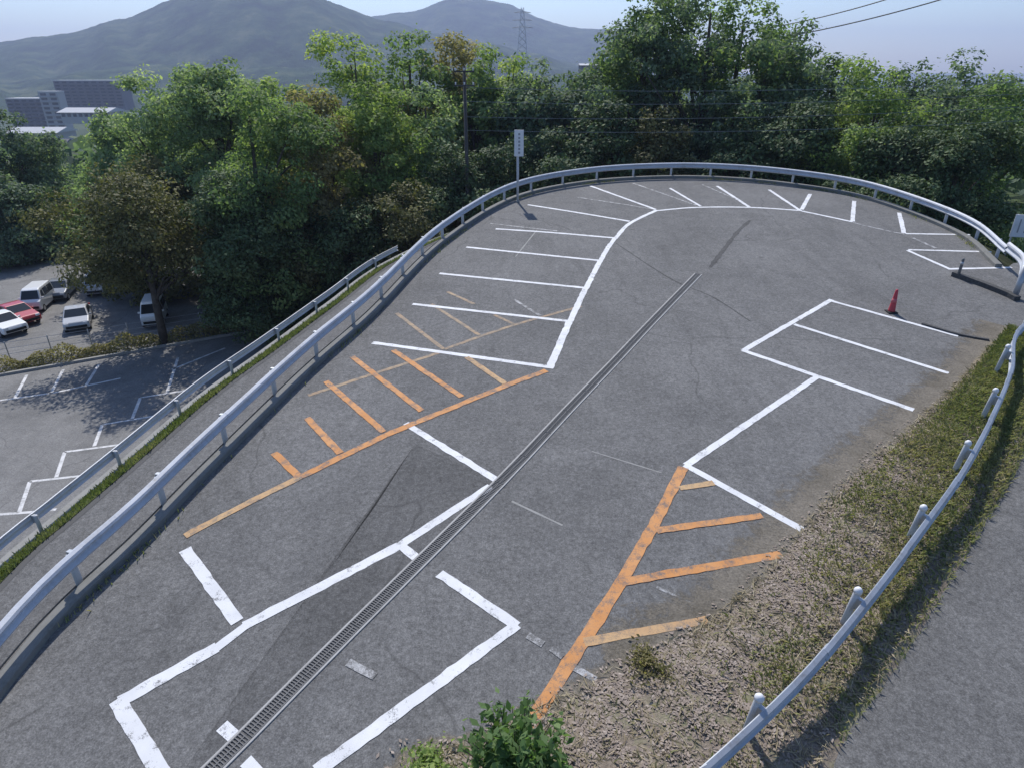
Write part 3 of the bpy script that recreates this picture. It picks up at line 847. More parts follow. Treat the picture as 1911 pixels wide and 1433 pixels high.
# ------------------------------------------------------------------ mountains
def mountain(name, prof_px, D, depth, m, seed):
    rng = np.random.default_rng(seed)
    px = np.array([p[0] for p in prof_px], float); py = np.array([p[1] for p in prof_px], float)
    nx, ny = 220, 40
    xs = np.linspace(px[0], px[-1], nx)
    yy = np.interp(xs, px, py)
    k = np.ones(5) / 5; yy = np.convolve(np.pad(yy, 2, 'edge'), k, 'valid')
    vs = []
    ph = rng.uniform(0, 6.28, (14, 2)); fr = rng.uniform(2, 26, 14)
    for j in range(ny):
        t = j / (ny - 1)                       # 0 foot (near) .. 0.8 ridge .. 1 back
        for i in range(nx):
            P = at(xs[i], yy[i], D)
            rel = math.sin(min(t / 0.8, 1) * math.pi / 2) ** 1.25 if t <= 0.8 else 1 - ((t - 0.8) / 0.2) * 0.35
            nz = sum(math.sin(fr[q] * xs[i] / 260 + ph[q][0] + t * 5 * math.sin(ph[q][1])) / (1 + fr[q] * .25) for q in range(14))
            base = -56.0
            top = P.z
            z = base + (top - base) * rel + nz * 9 * math.sin(math.pi * min(1, t / 0.8)) 
            z += (rng.uniform(-1, 1)) * 2.2
            sc = (D - depth * (0.8 - t)) / D
            vs.append((P.x * sc, P.y * sc, z))
    fs = [(j * nx + i, j * nx + i + 1, (j + 1) * nx + i + 1, (j + 1) * nx + i) for j in range(ny - 1) for i in range(nx - 1)]
    me = bpy.data.meshes.new(name); me.from_pydata(vs, [], fs)
    me.polygons.foreach_set('use_smooth', [True] * len(me.polygons))
    o = link(name, me, m); o['kind'] = 'structure'
    return o
mm = mat('mountain_forest', rough=1.0, spec=0.0); nn_ = N(mm)
pz = nn_.pos()
cc = nn_.ramp(nn_.noise(pz, 0.012, 8, 0.7), [(0.38, (0.012, 0.025, 0.012)), (0.52, (0.04, 0.07, 0.03)), (0.65, (0.10, 0.12, 0.06))])
nn_.color(cc); nn_.bump(nn_.noise(pz, 0.05, 5, 0.7), 0.9, 9.0)
mountain('hill_slope', [(-900, 150), (-500, 120), (-200, 95), (0, 80), (60, 72), (130, 66), (205, 40), (255, 36), (300, 12), (345, -8), (400, -22), (470, -28), (560, -14), (610, 2), (660, 22), (700, 36), (800, 62), (950, 95), (1100, 125)], 2300, 1300, mm, 3)
mountain('mountain_peak', [(450, 70), (600, 45), (690, 32), (760, 27), (800, 16), (835, 1), (860, -2), (920, 5), (960, 12), (990, 30), (1040, 46), (1085, 55), (1130, 56), (1200, 76), (1300, 115), (1420, 160), (1700, 185), (2400, 190)], 3300, 1300, mm, 9)
mountain('foothill', [(-500, 200), (-100, 165), (60, 150), (200, 130), (300, 120), (420, 128), (600, 130), (800, 140), (1000, 140), (1100, 135), (1180, 140), (1300, 160), (1500, 185), (2100, 190)], 1500, 700, mm, 21)

# ------------------------------------------------------------------ far buildings
def wallmat(name, c): return weathered(name, c, g3(0.7, c), 0.9, 0, 0.3)
M['bw'] = wallmat('far_wall_grey', (0.15, 0.155, 0.19)); M['bw2'] = wallmat('far_wall_pale', (0.42, 0.42, 0.44)); M['roofw'] = wallmat('far_roof_white', (0.5, 0.51, 0.53))
M['roofd'] = wallmat('far_roof_dark', (0.16, 0.16, 0.18)); M['win'] = mat('far_window', (0.05, 0.06, 0.08), 0.2, 0, 0.5)
def block(label, x0, x1, ytop, ybot, Y, depth, wall, roof, nx, ny, pitched=False, cat='building', rz=0.0):
    a, b = at(x0, ybot, Y), at(x1, ytop, Y)
    w, h = b.x - a.x, b.z - a.z
    t = empty('apartment_block' if ny > 2 else 'house', ((a.x + b.x) / 2, Y, a.z), rz); tag(t, label, cat)
    hb = h if not pitched else h * 0.6
    MB().box((0, depth / 2, hb / 2 - 1.5), (w, depth, hb + 3)).build('wall', wall, t)
    if pitched:
        v = [(-w * .56, -depth * .06, hb), (w * .56, -depth * .06, hb), (w * .56, depth * 1.06, hb), (-w * .56, depth * 1.06, hb), (-w * .56, depth / 2, h), (w * .56, depth / 2, h)]
        MB().add(v, [(0, 1, 5, 4), (2, 3, 4, 5), (0, 4, 3), (1, 2, 5), (3, 2, 1, 0)]).build('roof', roof, t)
    else:
        MB().box((0, depth / 2, hb + 0.35), (w * 1.03, depth * 1.05, 0.7)).build('roof', roof, t)
    wm = None
    for i in range(nx):
        for j in range(ny):
            ww, hh_ = w / nx * 0.6, hb / ny * 0.5
            if wm is None:
                o = MB().box((0, 0, 0), (ww, 0.3, hh_)).build('window', M['win'], t); wm = o.data
            else: o = link('window', wm, None, t)
            o.location = (-w / 2 + (i + .5) * w / nx, -0.05, (j + .55) * hb / ny)
    if ny > 2:
        sl = None
        for j in range(1, ny):
            if sl is None:
                o = MB().box((0, 0, 0), (w * 0.98, 1.1, 0.35)).build('balcony_slab', wall, t); sl = o.data
            else: o = link('balcony_slab', sl, None, t)
            o.location = (0, -0.5, j * hb / ny)
    return t
block('left of the two far grey apartment blocks with a pale roof', 28, 92, 186, 245, 520, 14, M['bw'], M['roofw'], 6, 9)
block('narrow pale tower between the far grey apartment blocks', 93, 106, 173, 250, 500, 8, M['bw2'], M['roofw'], 2, 9)
block('wide far apartment block right of the pale tower', 112, 222, 152, 200, 620, 16, M['bw'], M['roofw'], 9, 8)
block('low white hall under the wide far apartment block', 115, 195, 203, 222, 430, 20, M['bw2'], M['roofw'], 8, 1, True)
block('long low white roofed building below the grey apartment block', 15, 100, 240, 262, 330, 16, M['bw2'], M['roofw'], 8, 1, True)
block('dark roofed house below the low white hall', 70, 112, 262, 292, 230, 9, M['bw2'], M['roofd'], 3, 1, True)
block('small white roofed house between the left trees', 90, 130, 313, 338, 160, 6, M['bw2'], M['roofw'], 3, 1, True)
block('grey roofed house just above the white roofed house', 88, 122, 282, 304, 190, 7, M['bw'], M['roofd'], 3, 1, True)
block('pale long roof left of the biggest tree at the foot of the mountain', 1085, 1135, 119, 128, 420, 18, M['bw'], M['roofw'], 6, 1, True)

# ------------------------------------------------------------------ pylon and power lines
def pylon(px, top_py, base_py, Y):
    b, tpt = at(px, base_py, Y), at(px, top_py, Y)
    h = tpt.z - b.z
    t = empty('power_pylon', (tpt.x, Y, b.z)); tag(t, 'faint lattice pylon in front of the far mountain', 'pylon')
    mb = MB(); r = 0.22; bw = h * 0.11
    def leg(s, u, z): f = 1 - 0.8 * z / h; return Vector((s * bw * f, u * bw * f, z))
    lv = [h * k / 9 for k in range(10)]
    for s, u in ((1, 1), (1, -1), (-1, 1), (-1, -1)):
        mb.tube([leg(s, u, z) for z in lv], r, 5)
    mb.build('legs', M['galv'], t)
    mb = MB()
    for i in range(9):
        for (s, u), (s2, u2) in (((1, 1), (1, -1)), ((1, -1), (-1, -1)), ((-1, -1), (-1, 1)), ((-1, 1), (1, 1))):
            mb.tube([leg(s, u, lv[i]), leg(s2, u2, lv[i + 1])], r * .6, 4, False); mb.tube([leg(s2, u2, lv[i]), leg(s, u, lv[i + 1])], r * .6, 4, False)
    mb.build('bracing', M['galv'], t)
    for z in (0.68, 0.8, 0.92):
        w = h * 0.17 * (1.15 - (z - .68))
        MB().tube([(-w, 0, h * z), (0, 0, h * z + 1.2), (w, 0, h * z)], r * .9, 4).tube([(-w, 0, h * z), (w, 0, h * z)], r * .7, 4).build('cross_arm', M['galv'], t)
pylon(975, 15, 130, 620)

def wire(label, A, B, sag, r=0.02, m=None, name='power_line'):
    A, B = Vector(A), Vector(B)
    pts = [A.lerp(B, t) - Vector((0, 0, sag * 4 * t * (1 - t))) for t in np.linspace(0, 1, 24)]
    o = MB().tube(pts, r, 5).build(name, m or M['wire_dark'])
    tag(o, label, 'wire', 'overhead wires')
ang = []
pp = at(866, 124, 44.5)
pz0 = ground_z(pp.x, 44.5)
pole = empty('utility_pole', (pp.x, 44.5, pz0)); tag(pole, 'dark utility pole standing among the trees left of the post sign', 'utility pole')
ph = pp.z - pz0
MB().tube([(0, 0, -0.4), (0, 0, ph)], [0.16, 0.10], 12).build('pole', M['pole_conc'], pole, True)
for k in (0.3, 1.1):
    MB().box((0, -0.14, ph - k), (1.3, 0.08, 0.09)).build('cross_arm', M['pole_conc'], pole)
for k in range(6):
    MB().lathe([(0.035, 0), (0.06, 0.03), (0.035, 0.07), (0.06, 0.1), (0.03, 0.15)], 8, ((k % 3 - 1) * 0.55, -0.14, ph - (0.25 if k < 3 else 1.05))).build('insulator', M['capw'], pole, True)
far_end = [(1980, 150), (1980, 172), (1980, 196), (1980, 222)]
for k, (lb, (x, y), dz) in enumerate(zip(['topmost of the wires crossing in front of the trees', 'second wire from the top in front of the trees', 'third wire from the top in front of the trees', 'lowest wire crossing in front of the trees'], far_end, (0.2, 1.0, 1.9, 2.7))):
    wire(lb, (pp.x + 0.1, 44.3, pp.z - dz - 1.0), at(x, y, 36.5), 0.35, 0.012, M['wire'])
wire('upper of the two thin wires crossing the sky at top right', at(1380, 60, 75), at(1760, -35, 60), 0.5, 0.045)
wire('lower of the two thin wires crossing the sky at top right', at(1380, 82, 75), at(1900, -45, 60), 0.6, 0.05)

# ------------------------------------------------------------------ signs
def sign_post():
    b = lot(966, 378)
    t = empty('post_sign', (b.x, b.y, b.z)); tag(t, 'narrow upright white sign panel on a pole at the far guardrail', 'sign')
    MB().tube([(0, 0, -0.3), (0, 0, 3.05)], 0.055, 12).build('pole', M['post'], t, True)
    MB().lathe([(0.10, 0), (0.09, 0.06), (0.06, 0.09)], 12).build('pole_base', M['concrete'], t)
    pn = MB().box((0.05, -0.085, 2.6), (0.42, 0.03, 1.12)).build('panel', M['capw'], t, bevel=0.008)
    for i, z in enumerate(np.linspace(2.2, 2.98, 6)):
        MB().box((0.06, -0.103, z), (0.09, 0.004, 0.09)).build('mark', M['steel_grey'], pn)
    for z in (2.25, 2.95):
        MB().box((0.0, -0.05, z), (0.14, 0.06, 0.04)).build('clamp', M['galv'], t)
M['steel_grey'] = mat('print_grey', (0.30, 0.31, 0.33), 0.7)
sign_post()
def twin_sign():
    b = at(1898, 470, 24.5); z = lz(b.x, b.y) - 0.4
    top = at(1898, 402, 24.5).z
    h = top - z
    t = empty('twin_leg_sign', (b.x, b.y, z), R(-20)); tag(t, 'white sign board on two legs behind the guardrail at the right edge', 'sign')
    for s in (-1, 1):
        MB().tube([(s * 0.34, 0.03, -0.3), (s * 0.34, 0.03, h)], 0.03, 10).build('leg', M['post'], t, True)
    pn = MB().box((0, -0.02, h - 0.42), (0.86, 0.03, 0.84)).build('panel', M['capw'], t, bevel=0.006)
    for s in (-0.22, 0, 0.22):
        MB().box((s, -0.038, h - 0.42), (0.05, 0.004, 0.5)).build('mark', M['steel_grey'], pn)
twin_sign()

# bollard at the far corner of the entrance kerb
b = lot(1787, 519)
t = empty('bollard', (b.x, b.y, b.z)); tag(t, 'thin dark bollard at the end of the entrance kerb', 'bollard')
MB().lathe([(0.045, -0.1), (0.045, 0.62), (0.03, 0.66)], 12).build('tube', M['steel_dark'], t, True)
MB().lathe([(0.048, 0.46), (0.048, 0.54)], 12).build('band', M['post'], t, True)

# traffic cone
b = lot(1663, 583)
cone = empty('traffic_cone', (b.x, b.y, b.z)); tag(cone, 'red traffic cone standing by the upper right parking bay', 'cone')
mc = weathered('cone_red', (0.52, 0.055, 0.075), (0.28, 0.05, 0.055), 0.45)
MB().lathe([(0.10, 0.035), (0.097, 0.06), (0.04, 0.66), (0.028, 0.70), (0.018, 0.705)], 20).build('body', mc, cone, True)
MB().box((0, 0, 0.018), (0.28, 0.28, 0.036)).build('base', M['black'], cone, bevel=0.012)
MB().lathe([(0.0775, 0.30), (0.067, 0.42)], 20).build('band', weathered('cone_band', (0.55, 0.12, 0.14), (0.35, 0.1, 0.1), 0.4), cone, True)

# ------------------------------------------------------------------ cars in the lower car park
M['glass'] = mat('car_glass', (0.02, 0.025, 0.03), 0.08, 0, 0.6)
M['tyre'] = mat('tyre', (0.02, 0.02, 0.02), 0.9); M['rim'] = mat('rim', (0.4, 0.4, 0.42), 0.35, 0.7)
M['lamp'] = mat('head_lamp', (0.7, 0.72, 0.75), 0.15); M['tail'] = mat('tail_lamp', (0.35, 0.02, 0.02), 0.25); M['plate'] = mat('plate', (0.75, 0.75, 0.7), 0.5)
def carpaint(name, c):
    m = mat(name, c, 0.28, 0.0, 0.5); m.node_tree.nodes['Principled BSDF'].inputs['Coat Weight'].default_value = 0.6
    return m
CP = {'white': carpaint('car_white', (0.75, 0.76, 0.77)), 'red': carpaint('car_red', (0.42, 0.03, 0.035)), 'silver': carpaint('car_silver', (0.42, 0.43, 0.45)), 'grey': carpaint('car_grey', (0.2, 0.21, 0.23))}
PROF = {  # side outline x (front positive), z ; then the window band
    'van': ([(-1.68, .28), (-1.70, .75), (-1.66, 1.2), (-1.58, 1.78), (-1.45, 1.87), (.65, 1.86), (.95, 1.76), (1.38, 1.08), (1.66, .95), (1.70, .6), (1.66, .28)], 1.48, 1.87, [[(-1.5, 1.12), (-1.44, 1.66), (-.55, 1.68), (-.55, 1.1)], [(-.47, 1.1), (-.47, 1.68), (.35, 1.68), (.35, 1.1)], [(.43, 1.1), (.43, 1.68), (.78, 1.62), (1.18, 1.1)]], 1.08),
    'sedan': ([(-2.1, .32), (-2.12, .7), (-2.0, .92), (-1.35, 1.02), (-.75, 1.40), (-.3, 1.47), (.35, 1.44), (1.1, .98), (1.95, .82), (2.1, .6), (2.08, .32)], 1.70, 1.47, [[(-1.15, 1.03), (-.68, 1.34), (-.2, 1.39), (-.2, 1.0)], [(-.12, 1.0), (-.12, 1.39), (.28, 1.37), (.92, .99)]], .95),
}
def make_car(label, kind, paintname, loc, rz):
    prof, wd, ht, wins, belt = PROF[kind]
    t = empty('parked_car', loc, rz); tag(t, label, 'car', 'cars in the lower car park')
    bm = bmesh.new()
    L = []
    for s in (-1, 1):
        vs = []
        for x, z in prof:
            k = 1.0 if z <= belt else 1 - 0.17 * (z - belt) / (ht - belt)
            vs.append(bm.verts.new((x * (1 if z > .35 else .99), s * wd / 2 * k, z)))
        L.append(vs)
    bm.faces.new(L[0]); bm.faces.new(L[1][::-1])
    n = len(prof)
    for i in range(n): bm.faces.new((L[0][i], L[1][i], L[1][(i + 1) % n], L[0][(i + 1) % n]))
    bmesh.ops.recalc_face_normals(bm, faces=bm.faces[:])
    me = bpy.data.meshes.new('body'); bm.to_mesh(me); bm.free()
    body = link('body', me, CP[paintname], t)
    md = body.modifiers.new('bevel', 'BEVEL'); md.width = 0.07; md.segments = 3; md.limit_method = 'ANGLE'; md.angle_limit = R(25)
    def sidey(z): return wd / 2 * (1.0 if z <= belt else 1 - 0.17 * (z - belt) / (ht - belt))
    for s in (-1, 1):
        for w in wins:
            MB().add([(x, s * (sidey(z) + 0.008), z) for x, z in w] + [(x, s * (sidey(z) - 0.03), z) for x, z in w], [(0, 1, 2, 3), (7, 6, 5, 4), (0, 4, 5, 1), (1, 5, 6, 2), (2, 6, 7, 3), (3, 7, 4, 0)]).build('side_window', M['glass'], t)
        MB().box((wins[-1][-1][0] * .92, s * (wd / 2 + .09), belt + .08), (.1, .16, .13)).build('mirror', CP[paintname], t, bevel=.02)
    def slab(name, i, j, a, b, m):      # glass lying on the outline between corners i and j
        (x0, z0), (x1, z1) = prof[i], prof[j]
        p = [(x0 + (x1 - x0) * a, z0 + (z1 - z0) * a), (x0 + (x1 - x0) * b, z0 + (z1 - z0) * b)]
        d = Vector((z1 - z0, 0, -(x1 - x0))).normalized() * -0.012
        if (x0 + x1) * d.x < 0 and d.z < 0: d = -d
        if d.z < 0: d = -d
        v = []
        for (x, z) in p:
            for s in (-1, 1): v.append((x + d.x, s * (sidey(z) - 0.08), z + d.z))
        v += [(x, y, z - 0.04) for x, y, z in v]
        MB().add(v, [(0, 1, 3, 2), (4, 6, 7, 5), (0, 4, 5, 1), (2, 3, 7, 6), (0, 2, 6, 4), (1, 5, 7, 3)]).build(name, m, t)
    if kind == 'van':
        slab('windscreen', 6, 7, .06, .94, M['glass']); slab('rear_window', 2, 3, .05, .8, M['glass'])
    else:
        slab('windscreen', 6, 7, .08, .95, M['glass']); slab('rear_window', 3, 4, .1, .95, M['glass'])
    xf, xb = prof[-2][0], prof[1][0]
    for s in (-1, 1):
        MB().box((xf - .05, s * wd * .36, .74), (.1, .3, .16)).build('headlight', M['lamp'], t, bevel=.02)
        MB().box((xb + .03, s * wd * .42, .85), (.08, .14, .34)).build('tail_light', M['tail'], t, bevel=.02)
    MB().box((xf + .01, 0, .5), (.05, wd * .8, .2)).build('bumper', M['black'], t, bevel=.03)
    MB().box((xb - .012, 0, .68), (.02, .33, .16)).build('number_plate', M['plate'], t)
    wb = prof[-1][0] * .68
    for x in (-wb, wb):
        for s in (-1, 1):
            c = Vector((x, s * (wd / 2 - .08), .29))
            w = MB().tube([c + Vector((0, -.09, 0)), c + Vector((0, .09, 0))], .29, 20).build('wheel', M['tyre'], t)
            MB().tube([c + Vector((0, s * .07, 0)), c + Vector((0, s * .1, 0))], .18, 14).build('rim', M['rim'], w)
    return t
for lb, kind, pc, px, py, rz in [
    ('white boxy van nearest the dark trees in the lower car park', 'van', 'white', 292, 600, R(-70)),
    ('silver car parked alone in the middle of the lower car park', 'sedan', 'silver', 150, 606, R(-62)),
    ('white boxy van farthest left in the row by the slope', 'van', 'white', 76, 574, R(-75)),
    ('red car beside the white car at the left frame edge', 'sedan', 'red', 34, 600, R(-30)),
    ('white car cut by the left frame edge in front of the red car', 'sedan', 'white', 8, 618, R(-30)),
    ('white van half hidden behind the hanging branches, right one', 'van', 'white', 240, 534, R(-72)),
    ('grey van half hidden behind the hanging branches, left one', 'van', 'silver', 188, 545, R(-72)),
    ('dark grey car behind the leftmost white van', 'sedan', 'grey', 118, 552, R(-72))]:
    p = flat(px, py, LOW); make_car(lb, kind, pc, p, rz).scale = (0.9, 0.9, 0.9)

# ------------------------------------------------------------------ hedge strip and wire fence between the lower bays
def hedge(label, A, B, w, h, seed, dens=150, lf='olive', size=0.16):
    rng = np.random.default_rng(seed)
    A, B = Vector(A), Vector(B)
    L = (B - A).length
    t = empty('hedge', A); tag(t, label, 'hedge')
    u = (B - A).normalized(); s = Vector((-u.y, u.x, 0))
    n = int(L * dens)
    q = rng.uniform(0, L, n); wob = 0.8 + 0.25 * np.sin(q * 1.7) + 0.15 * np.sin(q * 4.1)
    th = rng.uniform(-0.15, math.pi + 0.15, n)
    rr = rng.uniform(0.7, 1.05, n) * wob
    P = np.stack([u.x * q + s.x * np.cos(th) * w / 2 * rr, u.y * q + s.y * np.cos(th) * w / 2 * rr, u.z * q + np.abs(np.sin(th)) * h * rr], 1)
    D = np.stack([s.x * np.cos(th), s.y * np.cos(th), np.abs(np.sin(th))], 1)
    link('foliage', leaves_mesh('foliage', P, D, size, rng, np.clip(rng.normal(.5, .2, n), 0, 1)), LEAF[lf], t)
    mb = MB()
    for k in range(int(L / 1.5)):
        p = u * (k * 1.5 + .7); mb.tube([p, p + Vector((0.02, 0.03, h * .8))], [.03, .012], 5)
    mb.build('stems', M['bark'], t)
    return t
ha, hb_ = flat(-60, 702, LOW), flat(500, 606, LOW)
hedge('long low green hedge strip between the two halves of the lower car park', ha, hb_, 1.6, 0.9, 3, 420)
kA, kB = flat(-60, 712, LOW), flat(500, 614, LOW)
sweep('hedge_kerb', np.array([tuple(kA)[:2], tuple((kA + kB) / 2)[:2], tuple(kB)[:2]]), [(-0.1, -.05), (-.1, .14), (.1, .14), (.1, -.05)], M['concrete'], zf=lambda x, y: LOW, kind='structure')
fence = empty('wire_fence', flat(-60, 690, LOW)); tag(fence, 'thin wire fence with slim posts behind the low hedge strip', 'fence')
fa, fb = flat(-60, 690, LOW) - fence.location, flat(500, 598, LOW) - fence.location
nf = int((fb - fa).length / 2.0); pm = None
for k in range(nf + 1):
    p = fa.lerp(fb, k / nf)
    if pm is None:
        o = MB().lathe([(.032, -.2), (.032, 1.32), (.02, 1.35)], 8).build('post', M['galv'], fence, True); pm = o.data
    else: o = link('post', pm, None, fence)
    o.location = p
for z in (.55, .9, 1.28):
    MB().tube([fa + Vector((0, 0, z)), fb + Vector((0, 0, z))], .012, 5).build('wire', M['galv'], fence)

# ------------------------------------------------------------------ right verge: bumpy soil strip, dead leaves, grass
nV = 110; mV = 16
VLr, VRr = resample(VL, nV), resample(VR, nV)
rng = np.random.default_rng(11)
def vh(x, y): return 0.05 * math.sin(x * 2.1 + y * 1.3) + 0.04 * math.sin(x * 5.3 - y * 4.1) + 0.03 * math.sin(x * 9.1 + y * 7.7)
def verge_z(x, y, t): return lz(x, y) + (0.10 + 0.6 * vh(x, y)) * min(1, 4 * t * 1.0, 5 * (1 - t)) + 0.012
vs, fs = [], []
for i in range(nV):
    for j in range(mV):
        t = j / (mV - 1); p = VLr[i] * (1 - t) + VRr[i] * t
        q = p + (rng.normal(0, 0.07, 2) if j == 0 else 0)
        vs.append((q[0], q[1], verge_z(q[0], q[1], t) - (0.02 if j in (0, mV - 1) else 0)))
fs = [(i * mV + j, i * mV + j + 1, (i + 1) * mV + j + 1, (i + 1) * mV + j) for i in range(nV - 1) for j in range(mV - 1)]
me = bpy.data.meshes.new('verge'); me.from_pydata(vs, [], fs); me.polygons.foreach_set('use_smooth', [True] * len(me.polygons))
bmv = bmesh.new(); bmv.from_mesh(me); bmesh.ops.recalc_face_normals(bmv, faces=bmv.faces[:])
if sum(f.normal.z for f in bmv.faces) < 0: bmesh.ops.reverse_faces(bmv, faces=bmv.faces[:])
bmv.to_mesh(me); bmv.free()
link('verge', me, M['soil'])['kind'] = 'structure'

dm = ground_mat('verge_dust', [(0.3, (0.14, 0.125, 0.10)), (0.5, (0.20, 0.18, 0.15)), (0.75, (0.24, 0.215, 0.18))])
dn_ = N(dm); edge = dn_.n('Attribute', attribute_name='edge')
dmask = dn_.ramp(dn_.math('ADD', dn_.math('MULTIPLY', edge.outputs['Fac'], 0.5), dn_.math('MULTIPLY', dn_.noise(dn_.pos(), 4.5, 8, 0.78, 0.8), 0.8)), [(0.58, (0, 0, 0)), (0.70, (0.75, 0.75, 0.75)), (0.9, (0.95, 0.95, 0.95))])
tp_ = dn_.n('BsdfTransparent'); mxd = dn_.n('MixShader'); dn_.l(dmask, mxd.inputs[0]); dn_.l(tp_.outputs[0], mxd.inputs[1]); dn_.l(dn_.b.outputs[0], mxd.inputs[2]); dn_.l(mxd.outputs[0], dn_.t.nodes['Material Output'].inputs[0])
vn, _ = normals2(VLr)
vs = []; ev = []
for p, q in zip(VLr, vn):
    for k, (d, e) in enumerate(((1.25, 0.0), (0.8, 0.35), (0.35, 0.75), (-0.2, 1.0))):
        x, y = p + q * d * (0.3 if p[1] < 6.4 else 1.0); vs.append((x, y, lz(x, y) + 0.0072)); ev.append(e)
me = bpy.data.meshes.new('verge_dust'); me.from_pydata(vs, [], [(i * 4 + j + 1, i * 4 + j, (i + 1) * 4 + j, (i + 1) * 4 + j + 1) for i in range(nV - 1) for j in range(3)])
me.attributes.new('edge', 'FLOAT', 'POINT').data.foreach_set('value', ev)
link('verge_dust', me, dm)['kind'] = 'structure'

def on_verge(n, rng, bias=1.0, i0=0.0, i1=1.0, t0=0.0, t1=1.0):
    """random points on the verge: xyz and (along, across)"""
    u = rng.uniform(i0, i1, n) * (nV - 1); t = t0 + (t1 - t0) * rng.uniform(0, 1, n) ** bias
    i = np.clip(u.astype(int), 0, nV - 2); fr = (u - i)[:, None]
    a = VLr[i] * (1 - fr) + VLr[i + 1] * fr; b = VRr[i] * (1 - fr) + VRr[i + 1] * fr
    p = a * (1 - t[:, None]) + b * t[:, None]
    z = np.array([verge_z(x, y, tt) for (x, y), tt in zip(p, np.clip(t, 0, 1))])
    return np.column_stack([p, z]), u / (nV - 1), t

def blades(name, P, hgt, wid, rng, tint, lean=0.5):
    n = len(P)
    a = rng.uniform(0, 2 * math.pi, n); d = np.stack([np.cos(a), np.sin(a), np.zeros(n)], 1); s = np.stack([-np.sin(a), np.cos(a), np.zeros(n)], 1)
    h = hgt * rng.uniform(.5, 1.4, n); w = wid * rng.uniform(.6, 1.3, n); ln = h * rng.uniform(0.1, 1.0, n) * lean
    v0 = P - s * w[:, None] / 2; v1 = P + s * w[:, None] / 2
    tip = P + d * ln[:, None] + np.array([0, 0, 1]) * h[:, None]
    mid = P + d * (ln * .3)[:, None] + np.array([0, 0, 1]) * (h * .55)[:, None]
    V = np.stack([v0, v1, mid + s * w[:, None] * .35, tip, mid - s * w[:, None] * .35], 1).reshape(-1, 3)
    me = bpy.data.meshes.new(name)
    me.vertices.add(5 * n); me.vertices.foreach_set('co', V.astype(np.float32).ravel())
    me.loops.add(5 * n); me.loops.foreach_set('vertex_index', np.arange(5 * n, dtype=np.int32))
    me.polygons.add(n); me.polygons.foreach_set('loop_start', np.arange(0, 5 * n, 5, dtype=np.int32))
    at_ = me.attributes.new('tint', 'FLOAT', 'POINT'); at_.data.foreach_set('value', np.repeat(tint, 5).astype(np.float32))
    me.update(calc_edges=True)
    return me
def patchy(P, f, s): return np.sin(P[:, 0] * f + s) * np.cos(P[:, 1] * f * 1.3 - s) + 0.5 * np.sin(P[:, 0] * f * 2.7 - P[:, 1] * f * 2.1 + s)
# grass: thick near the rail and towards the far end, thin among the leaves
P, u, t = on_verge(140000, rng)
prob = np.clip(0.08 + 1.9 * (u - 0.5) + 0.35 * (t - 0.35) + 0.22 * patchy(P, 1.7, 1.0), 0.02, 1) * np.clip(6 * t, 0, 1) * (0.35 + 0.65 * (t < .82))
keep = rng.uniform(0, 1, len(P)) < prob
P, u, t = P[keep], u[keep], t[keep]
tint = np.clip(0.6 + 0.18 * patchy(P, 0.9, 3.0) + rng.normal(0, .2, len(P)) - 0.25 * (u - .6), 0, 1)
g = link('verge_grass', blades('verge_grass', P, 0.085, 0.022, rng, tint, 1.3), M['blade']); tag(g, 'patchy grass growing on the verge beside the right guardrail', 'grass', kind='stuff')
# dead leaves on the near bank
P, u, t = on_verge(110000, rng, 1.0, 0.0, 0.85, -0.10, 0.95)
prob = np.clip(0.9 - 1.5 * np.maximum(0, u - 0.5) + 0.3 * patchy(P, 1.3, 0.3), 0.0, 1) * np.clip(1.1 - np.abs(t - .35) * 1.6, 0.05, 1) * np.where(t < 0, .25, 1)
keep = rng.uniform(0, 1, len(P)) < prob
P = P[keep]; P[:, 2] += rng.uniform(0.0, 0.02, len(P)) + 0.004
dd = np.zeros_like(P); dd[:, 2] = 6.0
P2, u2, t2 = on_verge(36000, rng, 1.0, 0.0, 0.95, -0.04, 0.95)
keep = rng.uniform(0, 1, len(P2)) < np.clip(0.55 + 0.35 * patchy(P2, 1.1, 2.2), 0.05, 1)
P2 = P2[keep]; P2[:, 2] += rng.uniform(0.006, 0.05, len(P2)); d2 = np.zeros_like(P2); d2[:, 2] = 2.5
sw = link('dry_straw', leaves_mesh('dry_straw', P2, d2, 0.2, rng, np.clip(rng.normal(.45, .25, len(P2)), 0, 1), 0.06), M['straw']); tag(sw, 'pale dry grass stalks lying over the bank and verge', 'straw', kind='stuff')
lv = link('fallen_leaves', leaves_mesh('fallen_leaves', P, dd, 0.062, rng, np.clip(rng.normal(.5, .17, len(P)), 0, 1), 0.5), M['dead']); tag(lv, 'brown dead leaves strewn over the bank below the camera', 'leaves', kind='stuff')
# ramp verge grass
n = 26000
k = rng.uniform(0, len(OUTr) - 1.01, n); i = k.astype(int); fr = (k - i)[:, None]; w = rng.uniform(0, 1, (n, 1))
A = OUTr[i] * (1 - fr) + OUTr[i + 1] * fr; B = VO[i] * (1 - fr) + VO[i + 1] * fr
p = A * (1 - w) + B * w
P = np.column_stack([p, [lz2(x, y) for x, y in p]]); P[:, 2] += 0.02 - 0.24 * w[:, 0]
keep = rng.uniform(0, 1, n) < np.clip(0.75 + 0.4 * patchy(P, 1.1, 2.0), .1, 1)
P = P[keep]
g2 = link('ramp_grass', blades('ramp_grass', P, 0.10, 0.03, rng, np.clip(0.35 + .2 * patchy(P, 1.5, .4) + rng.normal(0, .18, len(P)), 0, 1), 0.7), M['blade']); tag(g2, 'green weedy grass strip along the outer edge of the ramp road', 'grass', kind='stuff')
